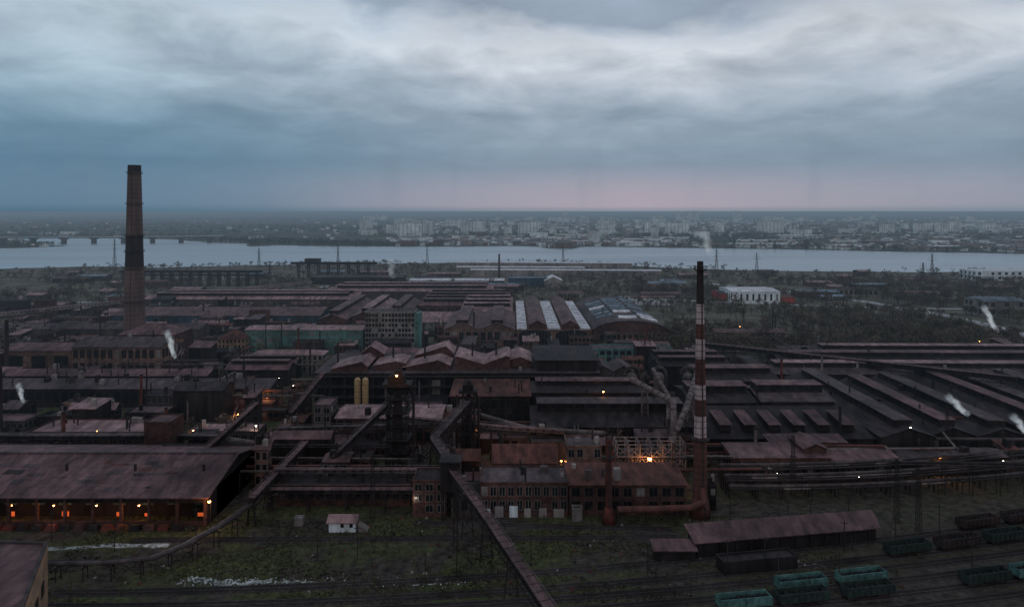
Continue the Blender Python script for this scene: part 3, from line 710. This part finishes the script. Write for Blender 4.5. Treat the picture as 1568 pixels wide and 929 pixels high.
gallery('long_conveyor',[(118,420,12),(235,318,16)],2.4,2.2,'walld','roofp',18)
pipe_run('big_pipeline',[(-215,266,8),(-120,266,8),(-98,258,8)],.9,'pipe',10,second=True)
pipe_run('big_pipeline',[(-60,302,9),(-20,296,9),(6,272,9),(36,266,9)],.8,'pipe',10,second=True)
# ------------------------------------------------------------------ clutter
def free(x0,x1,y0,y1,mg=1.):
    return all(x1+mg<a or x0-mg>b_ or y1+mg<c or y0-mg>d for a,b_,c,d in occ)
cnt=0;tr=0
while cnt<260 and tr<7000:
    tr+=1
    y=213+(640-213)*R.random()**1.4; x=R.uniform(-.8*y,.8*y)
    if x>95 and y>445: continue
    if -90<x<-45 and y<225: continue
    w_=R.uniform(3,18)*(1+y/900); d_=R.uniform(4,12)
    if R.random()<.2: w_,d_=d_,w_
    if not free(x-w_/2,x+w_/2,y,y+d_,.6): continue
    h=R.uniform(3,9)+(R.uniform(3,8) if R.random()<.15 else 0)
    if -95<x<-45 and 290<y<330: h=min(h,5)
    hall(R.choice(['utility_shed','store_building','service_building']),x-w_/2,x+w_/2,y,y+d_,h,R.uniform(.6,2.2),R.choice(['flat','flat','mono','x']),
         wall=R.choice(['walld','walld','walld','brick','brick','wallm','brickl']),roof=R.choice(['roofd','roofd','roofg','roofp','roofp','roofr','roofk']),
         win=(max(1,int(h/3.6)),max(2,int(w_/2.6))) if R.random()<.6 else None,frame=R.choice(['walld','wallm','frame']),vents=R.randint(0,4)); cnt+=1
for i in range(72):
    y=R.uniform(222,430); x=R.uniform(-.7*y,.7*y); L=R.uniform(25,90); z=R.uniform(5,11)
    if R.random()<.68: p=[(x,y,z),(x+L,y+R.uniform(-3,3),z)]
    else: p=[(x,y,z),(x+L*.05,y+L*.6,z)]
    if R.random()<.3: p.append((p[-1][0]+R.uniform(-4,4),p[-1][1]+8,z+R.uniform(-3,4)))
    pipe_run('pipe_rack',p,R.uniform(.22,.65),R.choice(['pipe','steel','pipeg','pipeg','stackr']),9,8,R.random()<.6)
b=MB('vent_stack_group')
for i in range(60):
    y=R.uniform(235,560); x=R.uniform(-.7*y,.55*y); h=R.uniform(12,24); r=R.uniform(.25,.7)
    b.cyl((x,y,0),(x,y,h),r,r*.8,R.choice(['stackd','stackd','pipe','rust']),9)
    b.cyl((x,y,h-.6),(x,y,h),r*1.15,r*1.15,'steel',9)
b.build()
for i in range(14):
    y=R.uniform(235,420); x=R.uniform(-.65*y,.55*y)
    if not free(x-4,x+4,y-4,y+4,0): continue
    b=MB('storage_tank'); r=R.uniform(2,4); h=R.uniform(6,12); mt=R.choice(['wallm','rust','pipe'])
    b.cyl((0,0,0),(0,0,h),r,r,mt,18); b.cyl((0,0,h),(0,0,h+r*.35),r,.2,mt,18,False)
    for z in(h*.3,h*.6,h): b.cyl((0,0,z-.1),(0,0,z+.1),r+.08,r+.08,'steel',18,False)
    b.build((x,y,0)); occ.append((x-r,x+r,y-r,y+r))
for i in range(16):
    y=R.uniform(185,400); x=R.uniform(-.65*y,.65*y); b=MB('lattice_mast'); lattice(b,0,0,0,R.uniform(14,22),1.4,.7,8,.07,'steel'); b.box(-1.2,1.2,-.1,.1,13,13.3,'steel'); b.build((x,y,0))
for i in range(26):
    y=R.uniform(172,215); x=R.uniform(-.7*y,.72*y); b=MB('utility_pole'); b.cyl((0,0,-.2),(0,0,9),.16,.11,'bark',6); b.box(-1,1,-.06,.06,8.2,8.35,'steel'); b.build((x,y,0),R.uniform(-.2,.2))
b=MB('scrap_heap')
for i in range(720):
    if i<420: y=R.uniform(170,214); x=R.uniform(-120,100); s=R.uniform(.12,.6)
    else: x=R.uniform(-86,-12); y=175.8+R.gauss(0,1.1); s=R.uniform(.08,.28)
    b.hexa([(x-s,y-s,-.05),(x+s,y-s*.6,-.05),(x+s*.8,y+s,-.05),(x-s*.7,y+s,-.05),(x-s*.4,y-s*.5,s*.8),(x+s*.5,y-s*.4,s*.6),(x+s*.5,y+s*.5,s*.9),(x-s*.4,y+s*.4,s*.7)],R.choice(['wallm','walld','rust','wallg','wallm']) if i<420 else R.choice(['wallg','wallg','wallw']))
b.build()

# ------------------------------------------------------------------ railway
def track(pts):
    b=MB('railway_track'); V=[Vector((p[0],p[1],0)) for p in pts]
    for p,q in zip(V,V[1:]):
        d=(q-p).normalized(); n=Vector((d.y,-d.x,0)); e=d*.02
        b.hexa([p+n*1.9-e,q+n*1.9+e,q-n*1.9+e,p-n*1.9-e,p+n*1.4-e+Vector((0,0,.22)),q+n*1.4+e+Vector((0,0,.22)),q-n*1.4+e+Vector((0,0,.22)),p-n*1.4-e+Vector((0,0,.22))],'grav')
        for s in(-1,1): b.beam(p+n*s*.76+Vector((0,0,.36)),q+n*s*.76+Vector((0,0,.36)),.09,.14,'rail')
        L=(q-p).length;k=int(L/.75)
        for i in range(k):
            c=p+d*(i+.5)*L/k; b.beam(c-n*1.25+Vector((0,0,.2)),c+n*1.25+Vector((0,0,.2)),.24,.155,'sleeper')
    b.build()
def wagon(x,y,ang,mt,load=True):
    b=MB('freight_wagon'); L=12.8
    b.box(-L/2,L/2,-1.5,1.5,1.25,1.5,'steel')
    for s in(-1,1):
        b.box(-L/2,L/2,s*1.5-.05,s*1.5+.05,1.5,3.5,mt); b.box(s*L/2-.05,s*L/2+.05,-1.45,1.45,1.5,3.5,mt)
        b.box(-L/2-.05,L/2+.05,s*1.5-.1,s*1.5+.1,3.5,3.65,mt)
        for k in range(9):
            xx=-L/2+L*k/8; q=sorted((s*1.56,s*1.70)); b.box(xx-.1,xx+.1,q[0],q[1],1.4,3.5,mt)
        b.box(s*4.4-1.3,s*4.4+1.3,-1.05,1.05,.75,1.2,'steel')
        for k in(-.95,.95):
            for t in(-.8,.8): b.cyl((s*4.4+k,t-.08,.93),(s*4.4+k,t+.08,.93),.45,.45,'steel',14)
        q=sorted((s*L/2,s*(L/2+.6))); b.box(q[0],q[1],-.15,.15,1.1,1.4,'steel')
    if load:
        n=9
        for k in range(n):
            a=-L/2+.1+(L-.2)*k/n; c=-L/2+.1+(L-.2)*(k+1)/n; z=R.uniform(2.6,3.2)
            b.hexa([(a,-1.42,1.5),(c,-1.42,1.5),(c,1.42,1.5),(a,1.42,1.5),(a,-1.3,z-.3),(c,-1.3,z-.3),(c-.3,.4,z+.3),(a+.3,.3,z+.3)],'coal')
    b.build((x,y,0),ang)
offs=[-22,-16.5,-11,-5.5,0,5.5,14]
for o in offs: track(bez((-115,161+o*.7,0),(30,158+o,0),(235,214+o*1.15,0),16))
def place(o,t,mt,load=True):
    f=lambda t:[(1-t)**2*a+2*t*(1-t)*c+t*t*e for a,c,e in zip((-115,161+o*.7),(30,158+o),(235,214+o*1.15))]
    p=f(t);q=f(t+.01); wagon(p[0],p[1],math.atan2(q[1]-p[1],q[0]-p[0]),mt,load)
for t in(.578,.624): place(-5.5,t,'wteal',True)
for t,m_ in((.53,'wteal'),(.572,'wgreen'),(.62,'wgreen'),(.71,'wgreen'),(.75,'wteal')): place(-11,t,m_)
for k in range(6): place(5.5,.68+.043*k,R.choice(['wgreen','wbrown']))
for k in range(5): place(14,.76+.043*k,R.choice(['wbrown','wgreen']))
track([(-110,198,0),(-40,199,0),(30,199.5,0),(48,200,0)]); track([(-30,209.5,0),(20,206,0),(48,204.8,0)])

# ------------------------------------------------------------------ pylons & bridge
def pylon(x,y,H):
    H*=.88
    b=MB('power_pylon'); lattice(b,0,0,0,H*.65,5,1.6,6,.17,'steel'); lattice(b,0,0,H*.65,H,1.6,.7,5,.14,'steel')
    for z,wd in((H*.66,7),(H*.78,5.5),(H*.9,4)):
        for s in(-1,1): b.cyl((0,0,z+1),(s*wd,0,z),.16,.1,'steel',4); b.cyl((0,0,z),(s*wd,0,z),.14,.1,'steel',4)
    b.build((x,y,0),R.uniform(-.3,.3))
for x,y,H in((-430,1160,36),(-302,1185,42),(-151,1215,44),(89,1190,44),(322,1075,40),(380,1060,34),(640,1040,34),(-830,1085,32),(-655,1125,56),(560,930,28),(-330,930,26)): pylon(x,y,H)
b=MB('river_bridge')
P0=Vector((-1900,1790,18));P1=Vector((-850,2010,17))
b.beam(P0,P1,14,2.4,'wallm'); b.beam(P0+Vector((0,0,2.6)),P1+Vector((0,0,2.6)),15,.6,'wallw')
for k in range(14):
    c=P0.lerp(P1,(k+.5)/14); b.box(c.x-4.5,c.x+4.5,c.y-6,c.y+6,-1,c.z,'wallm'); b.box(c.x-10,c.x+10,c.y-7,c.y+7,c.z-3,c.z-.1,'wallm')
b.build()

# ------------------------------------------------------------------ vegetation
def proto(nl,seed,leafsize=.06,limbs=5):
    r=np.random.RandomState(seed); V=[];F=[];K=[]
    def tube(p,q,r0,r1,n=4):
        b=len(V); d=np.array(q)-np.array(p); d=d/np.linalg.norm(d); a=np.cross(d,[.3,.9,.1]); a/=np.linalg.norm(a); c=np.cross(d,a)
        for k in range(n):
            o=a*math.cos(2*math.pi*k/n)+c*math.sin(2*math.pi*k/n); V.append(np.array(p)+o*r0); V.append(np.array(q)+o*r1)
        for k in range(n): k2=(k+1)%n; F.append((b+2*k,b+2*k2,b+2*k2+1,b+2*k+1)); K.append(0)
    tube((0,0,-.02),(.02,.01,.55),.025,.012)
    C=[np.array([0.02,.0,.72])]
    for i in range(limbs):
        a=r.uniform(0,6.28); z0=r.uniform(.2,.5); rr=r.uniform(.15,.32); z1=z0+r.uniform(.12,.35)
        e=(rr*math.cos(a),rr*math.sin(a),z1); tube((0.01,0,z0),e,.01,.004,3); C.append(np.array(e)+[0,0,.05])
        tube(np.array(e)*.6+np.array([0,0,z0])*.4,(e[0]*.9+r.uniform(-.1,.1),e[1]+r.uniform(-.1,.1),e[2]+.15),.006,.003,3)
    for i in range(nl):
        c=C[r.randint(len(C))]; v=r.normal(size=3); v/=np.linalg.norm(v); c=c+v*r.uniform(.03,.19)*np.array([1,1,.95])
        u=r.normal(size=3);u/=np.linalg.norm(u); t=np.cross(u,r.normal(size=3)); t/=np.linalg.norm(t); s=leafsize*r.uniform(.5,1.2)
        b=len(V); V.extend([c-u*s,c+t*s*.6,c+u*s,c-t*s*.6]); F.append((b,b+1,b+2,b+3)); K.append(1)
    return np.array(V),np.array(F),np.array(K)
PH=[proto(120,i,.05,6) for i in range(6)]; PL=[proto(36,20+i,.085,4) for i in range(5)]
def forest(name,pts,hmin,hmax,P,leaf='leaf'):
    VV=[];FF=[];KK=[];b=0
    for x,y in pts:
        V,F,K=P[R.randrange(len(P))]; h=R.uniform(hmin,hmax)*(1.0 if R.random()<.85 else 1.35); a=R.uniform(0,6.28); s=R.uniform(.85,1.4)
        c,t=math.cos(a),math.sin(a)
        W=np.empty_like(V); W[:,0]=(V[:,0]*c-V[:,1]*t)*h*s+x; W[:,1]=(V[:,0]*t+V[:,1]*c)*h*s+y; W[:,2]=V[:,2]*h
        VV.append(W);FF.append(F+b);KK.append(K);b+=len(V)
    if not VV: return
    VV=np.concatenate(VV);FF=np.concatenate(FF);KK=np.concatenate(KK)
    me=bpy.data.meshes.new(name); me.vertices.add(len(VV)); me.vertices.foreach_set('co',VV.ravel().astype('f'))
    me.loops.add(FF.size); me.loops.foreach_set('vertex_index',FF.ravel().astype('i'))
    me.polygons.add(len(FF)); me.polygons.foreach_set('loop_start',np.arange(0,FF.size,4,dtype='i')); me.polygons.foreach_set('loop_total',np.full(len(FF),4,dtype='i'))
    me.materials.append(M['bark']); me.materials.append(M[leaf]); me.polygons.foreach_set('material_index',KK.astype('i'))
    me.update(calc_edges=True); me.validate(); o=bpy.data.objects.new(name,me); scene.collection.objects.link(o)
def scat(n,xf,y0,y1,pred=lambda x,y:True,cl=0,pw=1.):
    out=[];t=0
    while len(out)<n and t<n*12:
        t+=1; y=y0+(y1-y0)*R.random()**pw; a,b_=xf(y); x=R.uniform(a,b_)
        if cl and math.sin(x*cl+2*math.sin(y*cl*.7))+math.sin(y*cl*1.3+x*cl*.4)<R.uniform(-1.2,.9): continue
        if pred(x,y) and free(x,x,y,y,1.5) and not inriv(x,y): out.append((x,y))
    return out
W=lambda y:(-.82*y,.82*y)
forest('riverbank_trees',scat(1100,W,900,1250,lambda x,y:True,.015),6,11,PL,'twig')
forest('woodland',scat(1600,lambda y:(.16*y+20,.82*y),440,900,offroad,.02),6,12,PH,'twig')
forest('woodland_green',scat(420,lambda y:(.18*y+20,.82*y),440,800,offroad,.03),6,12,PH,'leaf')
forest('works_trees',scat(900,lambda y:(-.8*y,.2*y),560,900,offroad,.02),6,11,PH,'twig')
forest('works_trees_green',scat(160,lambda y:(-.8*y,.2*y),400,700,offroad,.03),6,11,PH,'leaf')
forest('yard_trees',scat(110,lambda y:(-.6*y,.75*y),215,400),4,8,PH,'twig')
forest('scrub_bushes',scat(620,lambda y:(-.72*y,.6*y),168,214,lambda x,y:True,.09),.7,2.2,PL,'bush')
forest('far_shore_trees',scat(3600,W,1500,2600,lambda x,y:x<-.1*y or R.random()<.5,.004,1.4),8,15,PL,'farleaf')
forest('distant_trees',scat(3800,W,2300,7000,lambda x,y:True,.002,1.3),12,21,PL,'farleaf')
def tufts():
    n=24000; X=NR.uniform(-125,90,n);Y=NR.uniform(166,214,n)
    k=(np.sin(X*.09+2*np.sin(Y*.11))+np.sin(Y*.23+X*.03))>-.2; X=X[k];Y=Y[k]; n=len(X)
    a=NR.uniform(0,6.28,n); s=NR.uniform(.15,.45,n); h=NR.uniform(.15,.5,n)
    V=np.zeros((n,3,3)); V[:,0]=np.c_[X-np.cos(a)*s,Y-np.sin(a)*s,np.zeros(n)]; V[:,1]=np.c_[X+np.cos(a)*s,Y+np.sin(a)*s,np.zeros(n)]; V[:,2]=np.c_[X+NR.uniform(-.2,.2,n),Y+NR.uniform(-.2,.2,n),h]
    me=bpy.data.meshes.new('grass_tufts'); me.from_pydata(V.reshape(-1,3).tolist(),[],np.arange(3*n).reshape(-1,3).tolist()); me.materials.append(M['bush'])
    o=bpy.data.objects.new('grass_tufts',me); scene.collection.objects.link(o)
tufts()

# ------------------------------------------------------------------ distant city
b=MB('distant_city'); lt=MB('distant_street_lights')
n=0
while n<3000:
    y=1520+5200*R.random()**1.8; x=R.uniform(-.8*y,.8*y)
    if x<-.17*y and R.random()<.9: continue
    if inriv(x,y) or inriv(x,y-25): continue
    cl=math.sin(x*.0051+2*math.sin(y*.004))+math.sin(y*.007+x*.002)+.7*math.sin(x*.019+y*.006)
    if cl<R.uniform(-1.,1.1): continue
    k_=1+y/5000; w_=R.uniform(7,15)*k_;d_=R.uniform(7,11);h=R.uniform(3.5,7)*k_; big=R.random()<.08
    if big: w_=R.uniform(28,80); h=R.uniform(7,16); d_=14
    wm=R.choice(['cityw','cityw','wallg','wallg','brickl']); rm=R.choice(['cityr','cityr','cityt','roofb','cityt','roofl'])
    b.box(x-w_/2,x+w_/2,y,y+d_,0,h,wm)
    if big: b.box(x-w_/2-.5,x+w_/2+.5,y-.5,y+d_+.5,h,h+1,rm)
    else:
        b.poly([(x-w_/2-.5,y-.5,h),(x+w_/2+.5,y-.5,h),(x+w_/2+.5,y+d_/2,h+3),(x-w_/2-.5,y+d_/2,h+3)],rm); b.poly([(x+w_/2+.5,y+d_+.5,h),(x-w_/2-.5,y+d_+.5,h),(x-w_/2-.5,y+d_/2,h+3),(x+w_/2+.5,y+d_/2,h+3)],rm)
    if R.random()<.01: lt.sphere((x+8,y-3,7),.7*y/2500,'ecity',5,3)
    n+=1
b.build(); lt.build()
def tower(x,y,w_,h,c=6,wm='cityw'):
    b=MB('apartment_block'); b.box(-w_/2,w_/2,-7,7,0,h,wm); b.box(-w_/2-.4,w_/2+.4,-7.4,7.4,h,h+1,'cityr'); b.box(-3,3,-3,3,h+1,h+4,'wallg')
    for r in range(int(h/3)):
        for k in range(c): u=-w_/2+w_*(k+.25)/c; b.box(u,u+w_/c*.32,-7.1,-7.02,r*3+1,r*3+2.1,'glass')
    b.build((x,y,0),R.uniform(-.1,.1))
tower(-374,2760,32,56);tower(-340,2780,28,52);tower(228,1960,20,38);tower(244,1985,19,36);tower(-120,2700,30,54);tower(-75,2900,34,44);tower(-15,2500,30,36)
tower(90,2300,60,22,12);tower(-560,2650,70,20,12);tower(350,2500,60,26,12);tower(640,2300,50,24,10);tower(150,2500,28,48);tower(60,2800,32,50);tower(480,2300,24,40);tower(820,2700,34,50)
for i in range(70):
    y=R.uniform(2300,6500); x=R.uniform(-.22*y,.74*y); tower(x,y,R.uniform(22,70)*(1+y/9000),R.uniform(24,54))
for u in(.24,.252,.264,.275,.325,.33,-.02,.08,.55): tower(u*6200,6200+R.uniform(-200,300),48,86)
for x,y,w_,h in((150,2350,160,12),(420,2150,140,10),(560,1750,150,10),(780,1690,120,9),(330,2000,110,11),(900,2300,150,12),(280,1820,90,9),(1000,1640,120,9),(650,1950,180,10)):
    hall('river_works',x,x+w_,y,y+30,h,1.5,'x',wall='cityw',roof='roofl',noocc=True)
b=MB('harbour_crane')
for x,y in((650,1690),(560,1720),(720,1670)): lattice(b,x,y,0,18,5,3,4,.4,'steel'); b.cyl((x,y,18),(x+18,y,34),.6,.3,'steel',5)
b.build()

# ------------------------------------------------------------------ steam (soft scattering volume; emission term stands in for multiple scattering)
def steam_mat(name,dens):
    m=bpy.data.materials.new(name); m.use_nodes=True; nt=m.node_tree; nt.nodes.clear(); L=nt.links
    o=N(nt,'ShaderNodeOutputMaterial'); v=N(nt,'ShaderNodeVolumePrincipled'); v.inputs['Color'].default_value=(.97,.97,.98,1)
    tc=N(nt,'ShaderNodeTexCoord')
    def mth_(op,a,b_):
        q=N(nt,'ShaderNodeMath',operation=op)
        for i,z in enumerate((a,b_)):
            if isinstance(z,(int,float)): q.inputs[i].default_value=z
            else: L.new(z,q.inputs[i])
        return q.outputs[0]
    # billowing column: narrow at the foot, wider and thinner above, breaking up through noise
    sp=N(nt,'ShaderNodeSeparateXYZ'); L.new(tc.outputs['Object'],sp.inputs[0])
    n0=N(nt,'ShaderNodeTexNoise'); n0.inputs['Scale'].default_value=1.3; n0.inputs['Detail'].default_value=2; L.new(tc.outputs['Object'],n0.inputs['Vector'])
    wob=mth_('MULTIPLY',mth_('SUBTRACT',n0.outputs['Fac'],.5),.9)
    x2=mth_('POWER',mth_('ADD',sp.outputs[0],wob),2); y2=mth_('POWER',sp.outputs[1],2)
    rad=mth_('SQRT',mth_('MAXIMUM',mth_('ADD',x2,y2),0),0)
    wid=N(nt,'ShaderNodeMapRange'); wid.inputs[1].default_value=-1; wid.inputs[2].default_value=1; wid.inputs[3].default_value=.16; wid.inputs[4].default_value=.62; L.new(sp.outputs[2],wid.inputs[0])
    core=mth_('SUBTRACT',1.,mth_('DIVIDE',rad,wid.outputs[0]))
    n=N(nt,'ShaderNodeTexNoise'); n.inputs['Scale'].default_value=3.4; n.inputs['Detail'].default_value=5; n.inputs['Roughness'].default_value=.65; L.new(tc.outputs['Object'],n.inputs['Vector'])
    s=mth_('ADD',mth_('MULTIPLY',core,.55),mth_('MULTIPLY',mth_('SUBTRACT',n.outputs['Fac'],.5),2.4))
    top=N(nt,'ShaderNodeMapRange'); top.inputs[1].default_value=-.2; top.inputs[2].default_value=.9; top.inputs[3].default_value=1; top.inputs[4].default_value=0; L.new(sp.outputs[2],top.inputs[0])
    cg=N(nt,'ShaderNodeMapRange'); cg.inputs[1].default_value=0; cg.inputs[2].default_value=.35; L.new(core,cg.inputs[0])
    m2=N(nt,'ShaderNodeMapRange'); m2.inputs[1].default_value=.0; m2.inputs[2].default_value=.6; m2.inputs[3].default_value=0; m2.inputs[4].default_value=dens; L.new(s,m2.inputs[0])
    dn=mth_('MULTIPLY',mth_('MULTIPLY',m2.outputs[0],top.outputs[0]),cg.outputs[0])
    L.new(dn,v.inputs['Density']); L.new(mth_('MULTIPLY',dn,.24),v.inputs['Emission Strength'])
    v.inputs['Emission Color'].default_value=(.9,.97,1,1)
    L.new(v.outputs[0],o.inputs['Volume']); m.cycles.emission_sampling='NONE'; return m
M['steam']=steam_mat('steam',1.3); M['steamthin']=steam_mat('steam_thin',.12)
def steam(x,y,z,rx,ry,rz,tilt=0,mt='steam'):
    b=MB('steam_plume'); b.box(-1,1,-1,1,-1,1,mt); o=b.build((x,y,z)); o.scale=(rx,ry,rz); o.rotation_euler=(0,tilt,0)
steam(-192,384,21,5,4,9,-.3); steam(176,270,19,4,3.4,6.5,-.85); steam(192,258,15,4,3.4,5.5,-.75); steam(285,1000,50,20,14,24,-.4,'steamthin')
steam(-152,860,24,14,10,14,-.2,'steamthin'); steam(350,500,17,6,4.5,12,-.5); steam(-216,300,16,3.4,3,5,-.3)

# ------------------------------------------------------------------ world
wd=bpy.data.worlds.new('World'); scene.world=wd; wd.use_nodes=True; nt=wd.node_tree; L=nt.links; nt.nodes.clear()
out=N(nt,'ShaderNodeOutputWorld')
tc=N(nt,'ShaderNodeTexCoord'); sp=N(nt,'ShaderNodeSeparateXYZ'); L.new(tc.outputs['Generated'],sp.inputs[0])
def mth(op,a,b=None,c=False):
    m=N(nt,'ShaderNodeMath',operation=op); m.use_clamp=c
    for i,q in enumerate((a,b)):
        if q is None: continue
        if isinstance(q,(int,float)): m.inputs[i].default_value=q
        else: L.new(q,m.inputs[i])
    return m.outputs[0]
def mrn(v,a,b_,c,d,sm=False):
    m=N(nt,'ShaderNodeMapRange'); L.new(v,m.inputs[0])
    if sm: m.interpolation_type='SMOOTHSTEP'
    for i,q in enumerate((a,b_,c,d)): m.inputs[i+1].default_value=q
    return m.outputs[0]
zc=mth('MAXIMUM',sp.outputs[2],0.)
den=mth('ADD',zc,.2)
cb=N(nt,'ShaderNodeCombineXYZ'); L.new(mth('DIVIDE',sp.outputs[0],den),cb.inputs[0]); L.new(mth('DIVIDE',sp.outputs[1],den),cb.inputs[1])
def wn(scale,det,rough,dist,off,sx=1.):
    mp=N(nt,'ShaderNodeMapping'); mp.inputs['Location'].default_value=off; mp.inputs['Scale'].default_value=(sx,1,1); L.new(cb.outputs[0],mp.inputs[0])
    n=N(nt,'ShaderNodeTexNoise'); n.inputs['Scale'].default_value=scale; n.inputs['Detail'].default_value=det; n.inputs['Roughness'].default_value=rough; n.inputs['Distortion'].default_value=dist
    L.new(mp.outputs[0],n.inputs['Vector']); return n.outputs['Fac']
n1=wn(2.1,6,.52,.35,(3.1,1.2,0),1.); n2=wn(.8,2,.45,.2,(7.3,2.,0),.8); n3=wn(6,5,.55,.5,(1.3,5.,0),.9)
cr=N(nt,'ShaderNodeValToRGB'); els=cr.color_ramp.elements
stops=[(0,(.17,.225,.285)),(.018,(.245,.28,.355)),(.06,(.25,.29,.37)),(.13,(.19,.265,.35)),(.23,(.25,.325,.405)),(.33,(.42,.475,.545)),(.44,(.63,.67,.725)),(.51,(.54,.59,.66)),(.60,(.28,.34,.42)),(1,(.27,.33,.41))]
els[0].position=0; els[0].color=(*stops[0][1],1); els[1].position=1; els[1].color=(*stops[-1][1],1)
for p,c in stops[1:-1]: e=els.new(p); e.color=(*c,1)
# ramp lookup is displaced by the cloud noise so that bands break up into cloud shapes
wk=mrn(zc,.04,.26,0.,1.)
warp=mth('MULTIPLY',mth('MULTIPLY',mth('SUBTRACT',n2,.47),wk),.50)
warp2=mth('MULTIPLY',mth('MULTIPLY',mth('SUBTRACT',n1,.5),wk),.46)
L.new(mth('ADD',mth('ADD',mth('MULTIPLY',zc,2.),warp),warp2,True),cr.inputs[0])
amp=mrn(zc,.02,.2,.12,1.)
k=mth('MULTIPLY',mth('SUBTRACT',n1,.5),.75); k3=mth('MULTIPLY',mth('SUBTRACT',n3,.5),.32)
f=mth('ADD',1.,mth('MULTIPLY',amp,mth('ADD',k,k3)))
f=mth('MAXIMUM',f,.55)
sc=N(nt,'ShaderNodeVectorMath',operation='SCALE'); L.new(cr.outputs[0],sc.inputs[0]); L.new(f,sc.inputs['Scale'])
lf=mrn(sp.outputs[0],-.6,.08,1,0,True)
lowm=mrn(zc,.03,.22,1,.45)
mx=N(nt,'ShaderNodeMix',data_type='RGBA',blend_type='MULTIPLY'); L.new(mth('MULTIPLY',lf,lowm),mx.inputs['Factor']); L.new(sc.outputs[0],mx.inputs['A']); mx.inputs['B'].default_value=(.44,.69,.80,1)
pk=mrn(zc,.0,.085,1,0,True); pk2=mrn(zc,.0,.006,.3,1)
px=mth('SUBTRACT',1.,mth('MULTIPLY',mth('ABSOLUTE',mth('SUBTRACT',sp.outputs[0],.18)),1.9),True)
mx2=N(nt,'ShaderNodeMix',data_type='RGBA'); L.new(mth('MULTIPLY',mth('MULTIPLY',mth('MULTIPLY',pk,pk2),px),.85),mx2.inputs['Factor']); L.new(mx.outputs['Result'],mx2.inputs['A']); mx2.inputs['B'].default_value=(.41,.35,.415,1)
# distant rain curtains under the cloud base
cv=N(nt,'ShaderNodeCombineXYZ'); L.new(mth('MULTIPLY',sp.outputs[0],1.),cv.inputs[0]); L.new(mth('MULTIPLY',zc,.12),cv.inputs[1])
rn=N(nt,'ShaderNodeTexNoise'); rn.inputs['Scale'].default_value=14; rn.inputs['Detail'].default_value=4; L.new(cv.outputs[0],rn.inputs['Vector'])
rm_=mth('MULTIPLY',mrn(rn.outputs['Fac'],.5,.72,0,1,True),mth('MULTIPLY',mrn(zc,.005,.04,.3,1),mrn(zc,.06,.15,1,0,True)))
mx3=N(nt,'ShaderNodeMix',data_type='RGBA'); L.new(mth('MULTIPLY',rm_,.28),mx3.inputs['Factor']); L.new(mx2.outputs['Result'],mx3.inputs['A']); mx3.inputs['B'].default_value=(.15,.205,.275,1)
bgc=N(nt,'ShaderNodeBackground'); L.new(mx3.outputs['Result'],bgc.inputs[0]); bgc.inputs[1].default_value=1.
sky=N(nt,'ShaderNodeTexSky',sky_type='NISHITA'); sky.sun_disc=False; sky.sun_elevation=math.radians(40); sky.sun_rotation=math.radians(200)
bgs=N(nt,'ShaderNodeBackground'); L.new(sky.outputs[0],bgs.inputs[0]); bgs.inputs[1].default_value=.004
ads=N(nt,'ShaderNodeAddShader'); L.new(bgc.outputs[0],ads.inputs[0]); L.new(bgs.outputs[0],ads.inputs[1]); L.new(ads.outputs[0],out.inputs[0])
sl=bpy.data.lights.new('sun','SUN'); sl.energy=.15; sl.angle=math.radians(30); sl.color=(1,.93,.86)
so=bpy.data.objects.new('sun',sl); scene.collection.objects.link(so)
A_,E_=math.radians(200),math.radians(40)
d=Vector((math.sin(A_)*math.cos(E_),math.cos(A_)*math.cos(E_),math.sin(E_)))
so.rotation_euler=d.to_track_quat('Z','Y').to_euler()
# ------------------------------------------------------------------ camera
cam=bpy.data.cameras.new('camera'); cam.sensor_width=36; cam.lens=24; cam.shift_y=-.0909; cam.clip_end=120000; cam.clip_start=.5
co=bpy.data.objects.new('camera',cam); co.location=(0,0,95.7); co.rotation_euler=(math.radians(90),0,0); scene.collection.objects.link(co); scene.camera=co
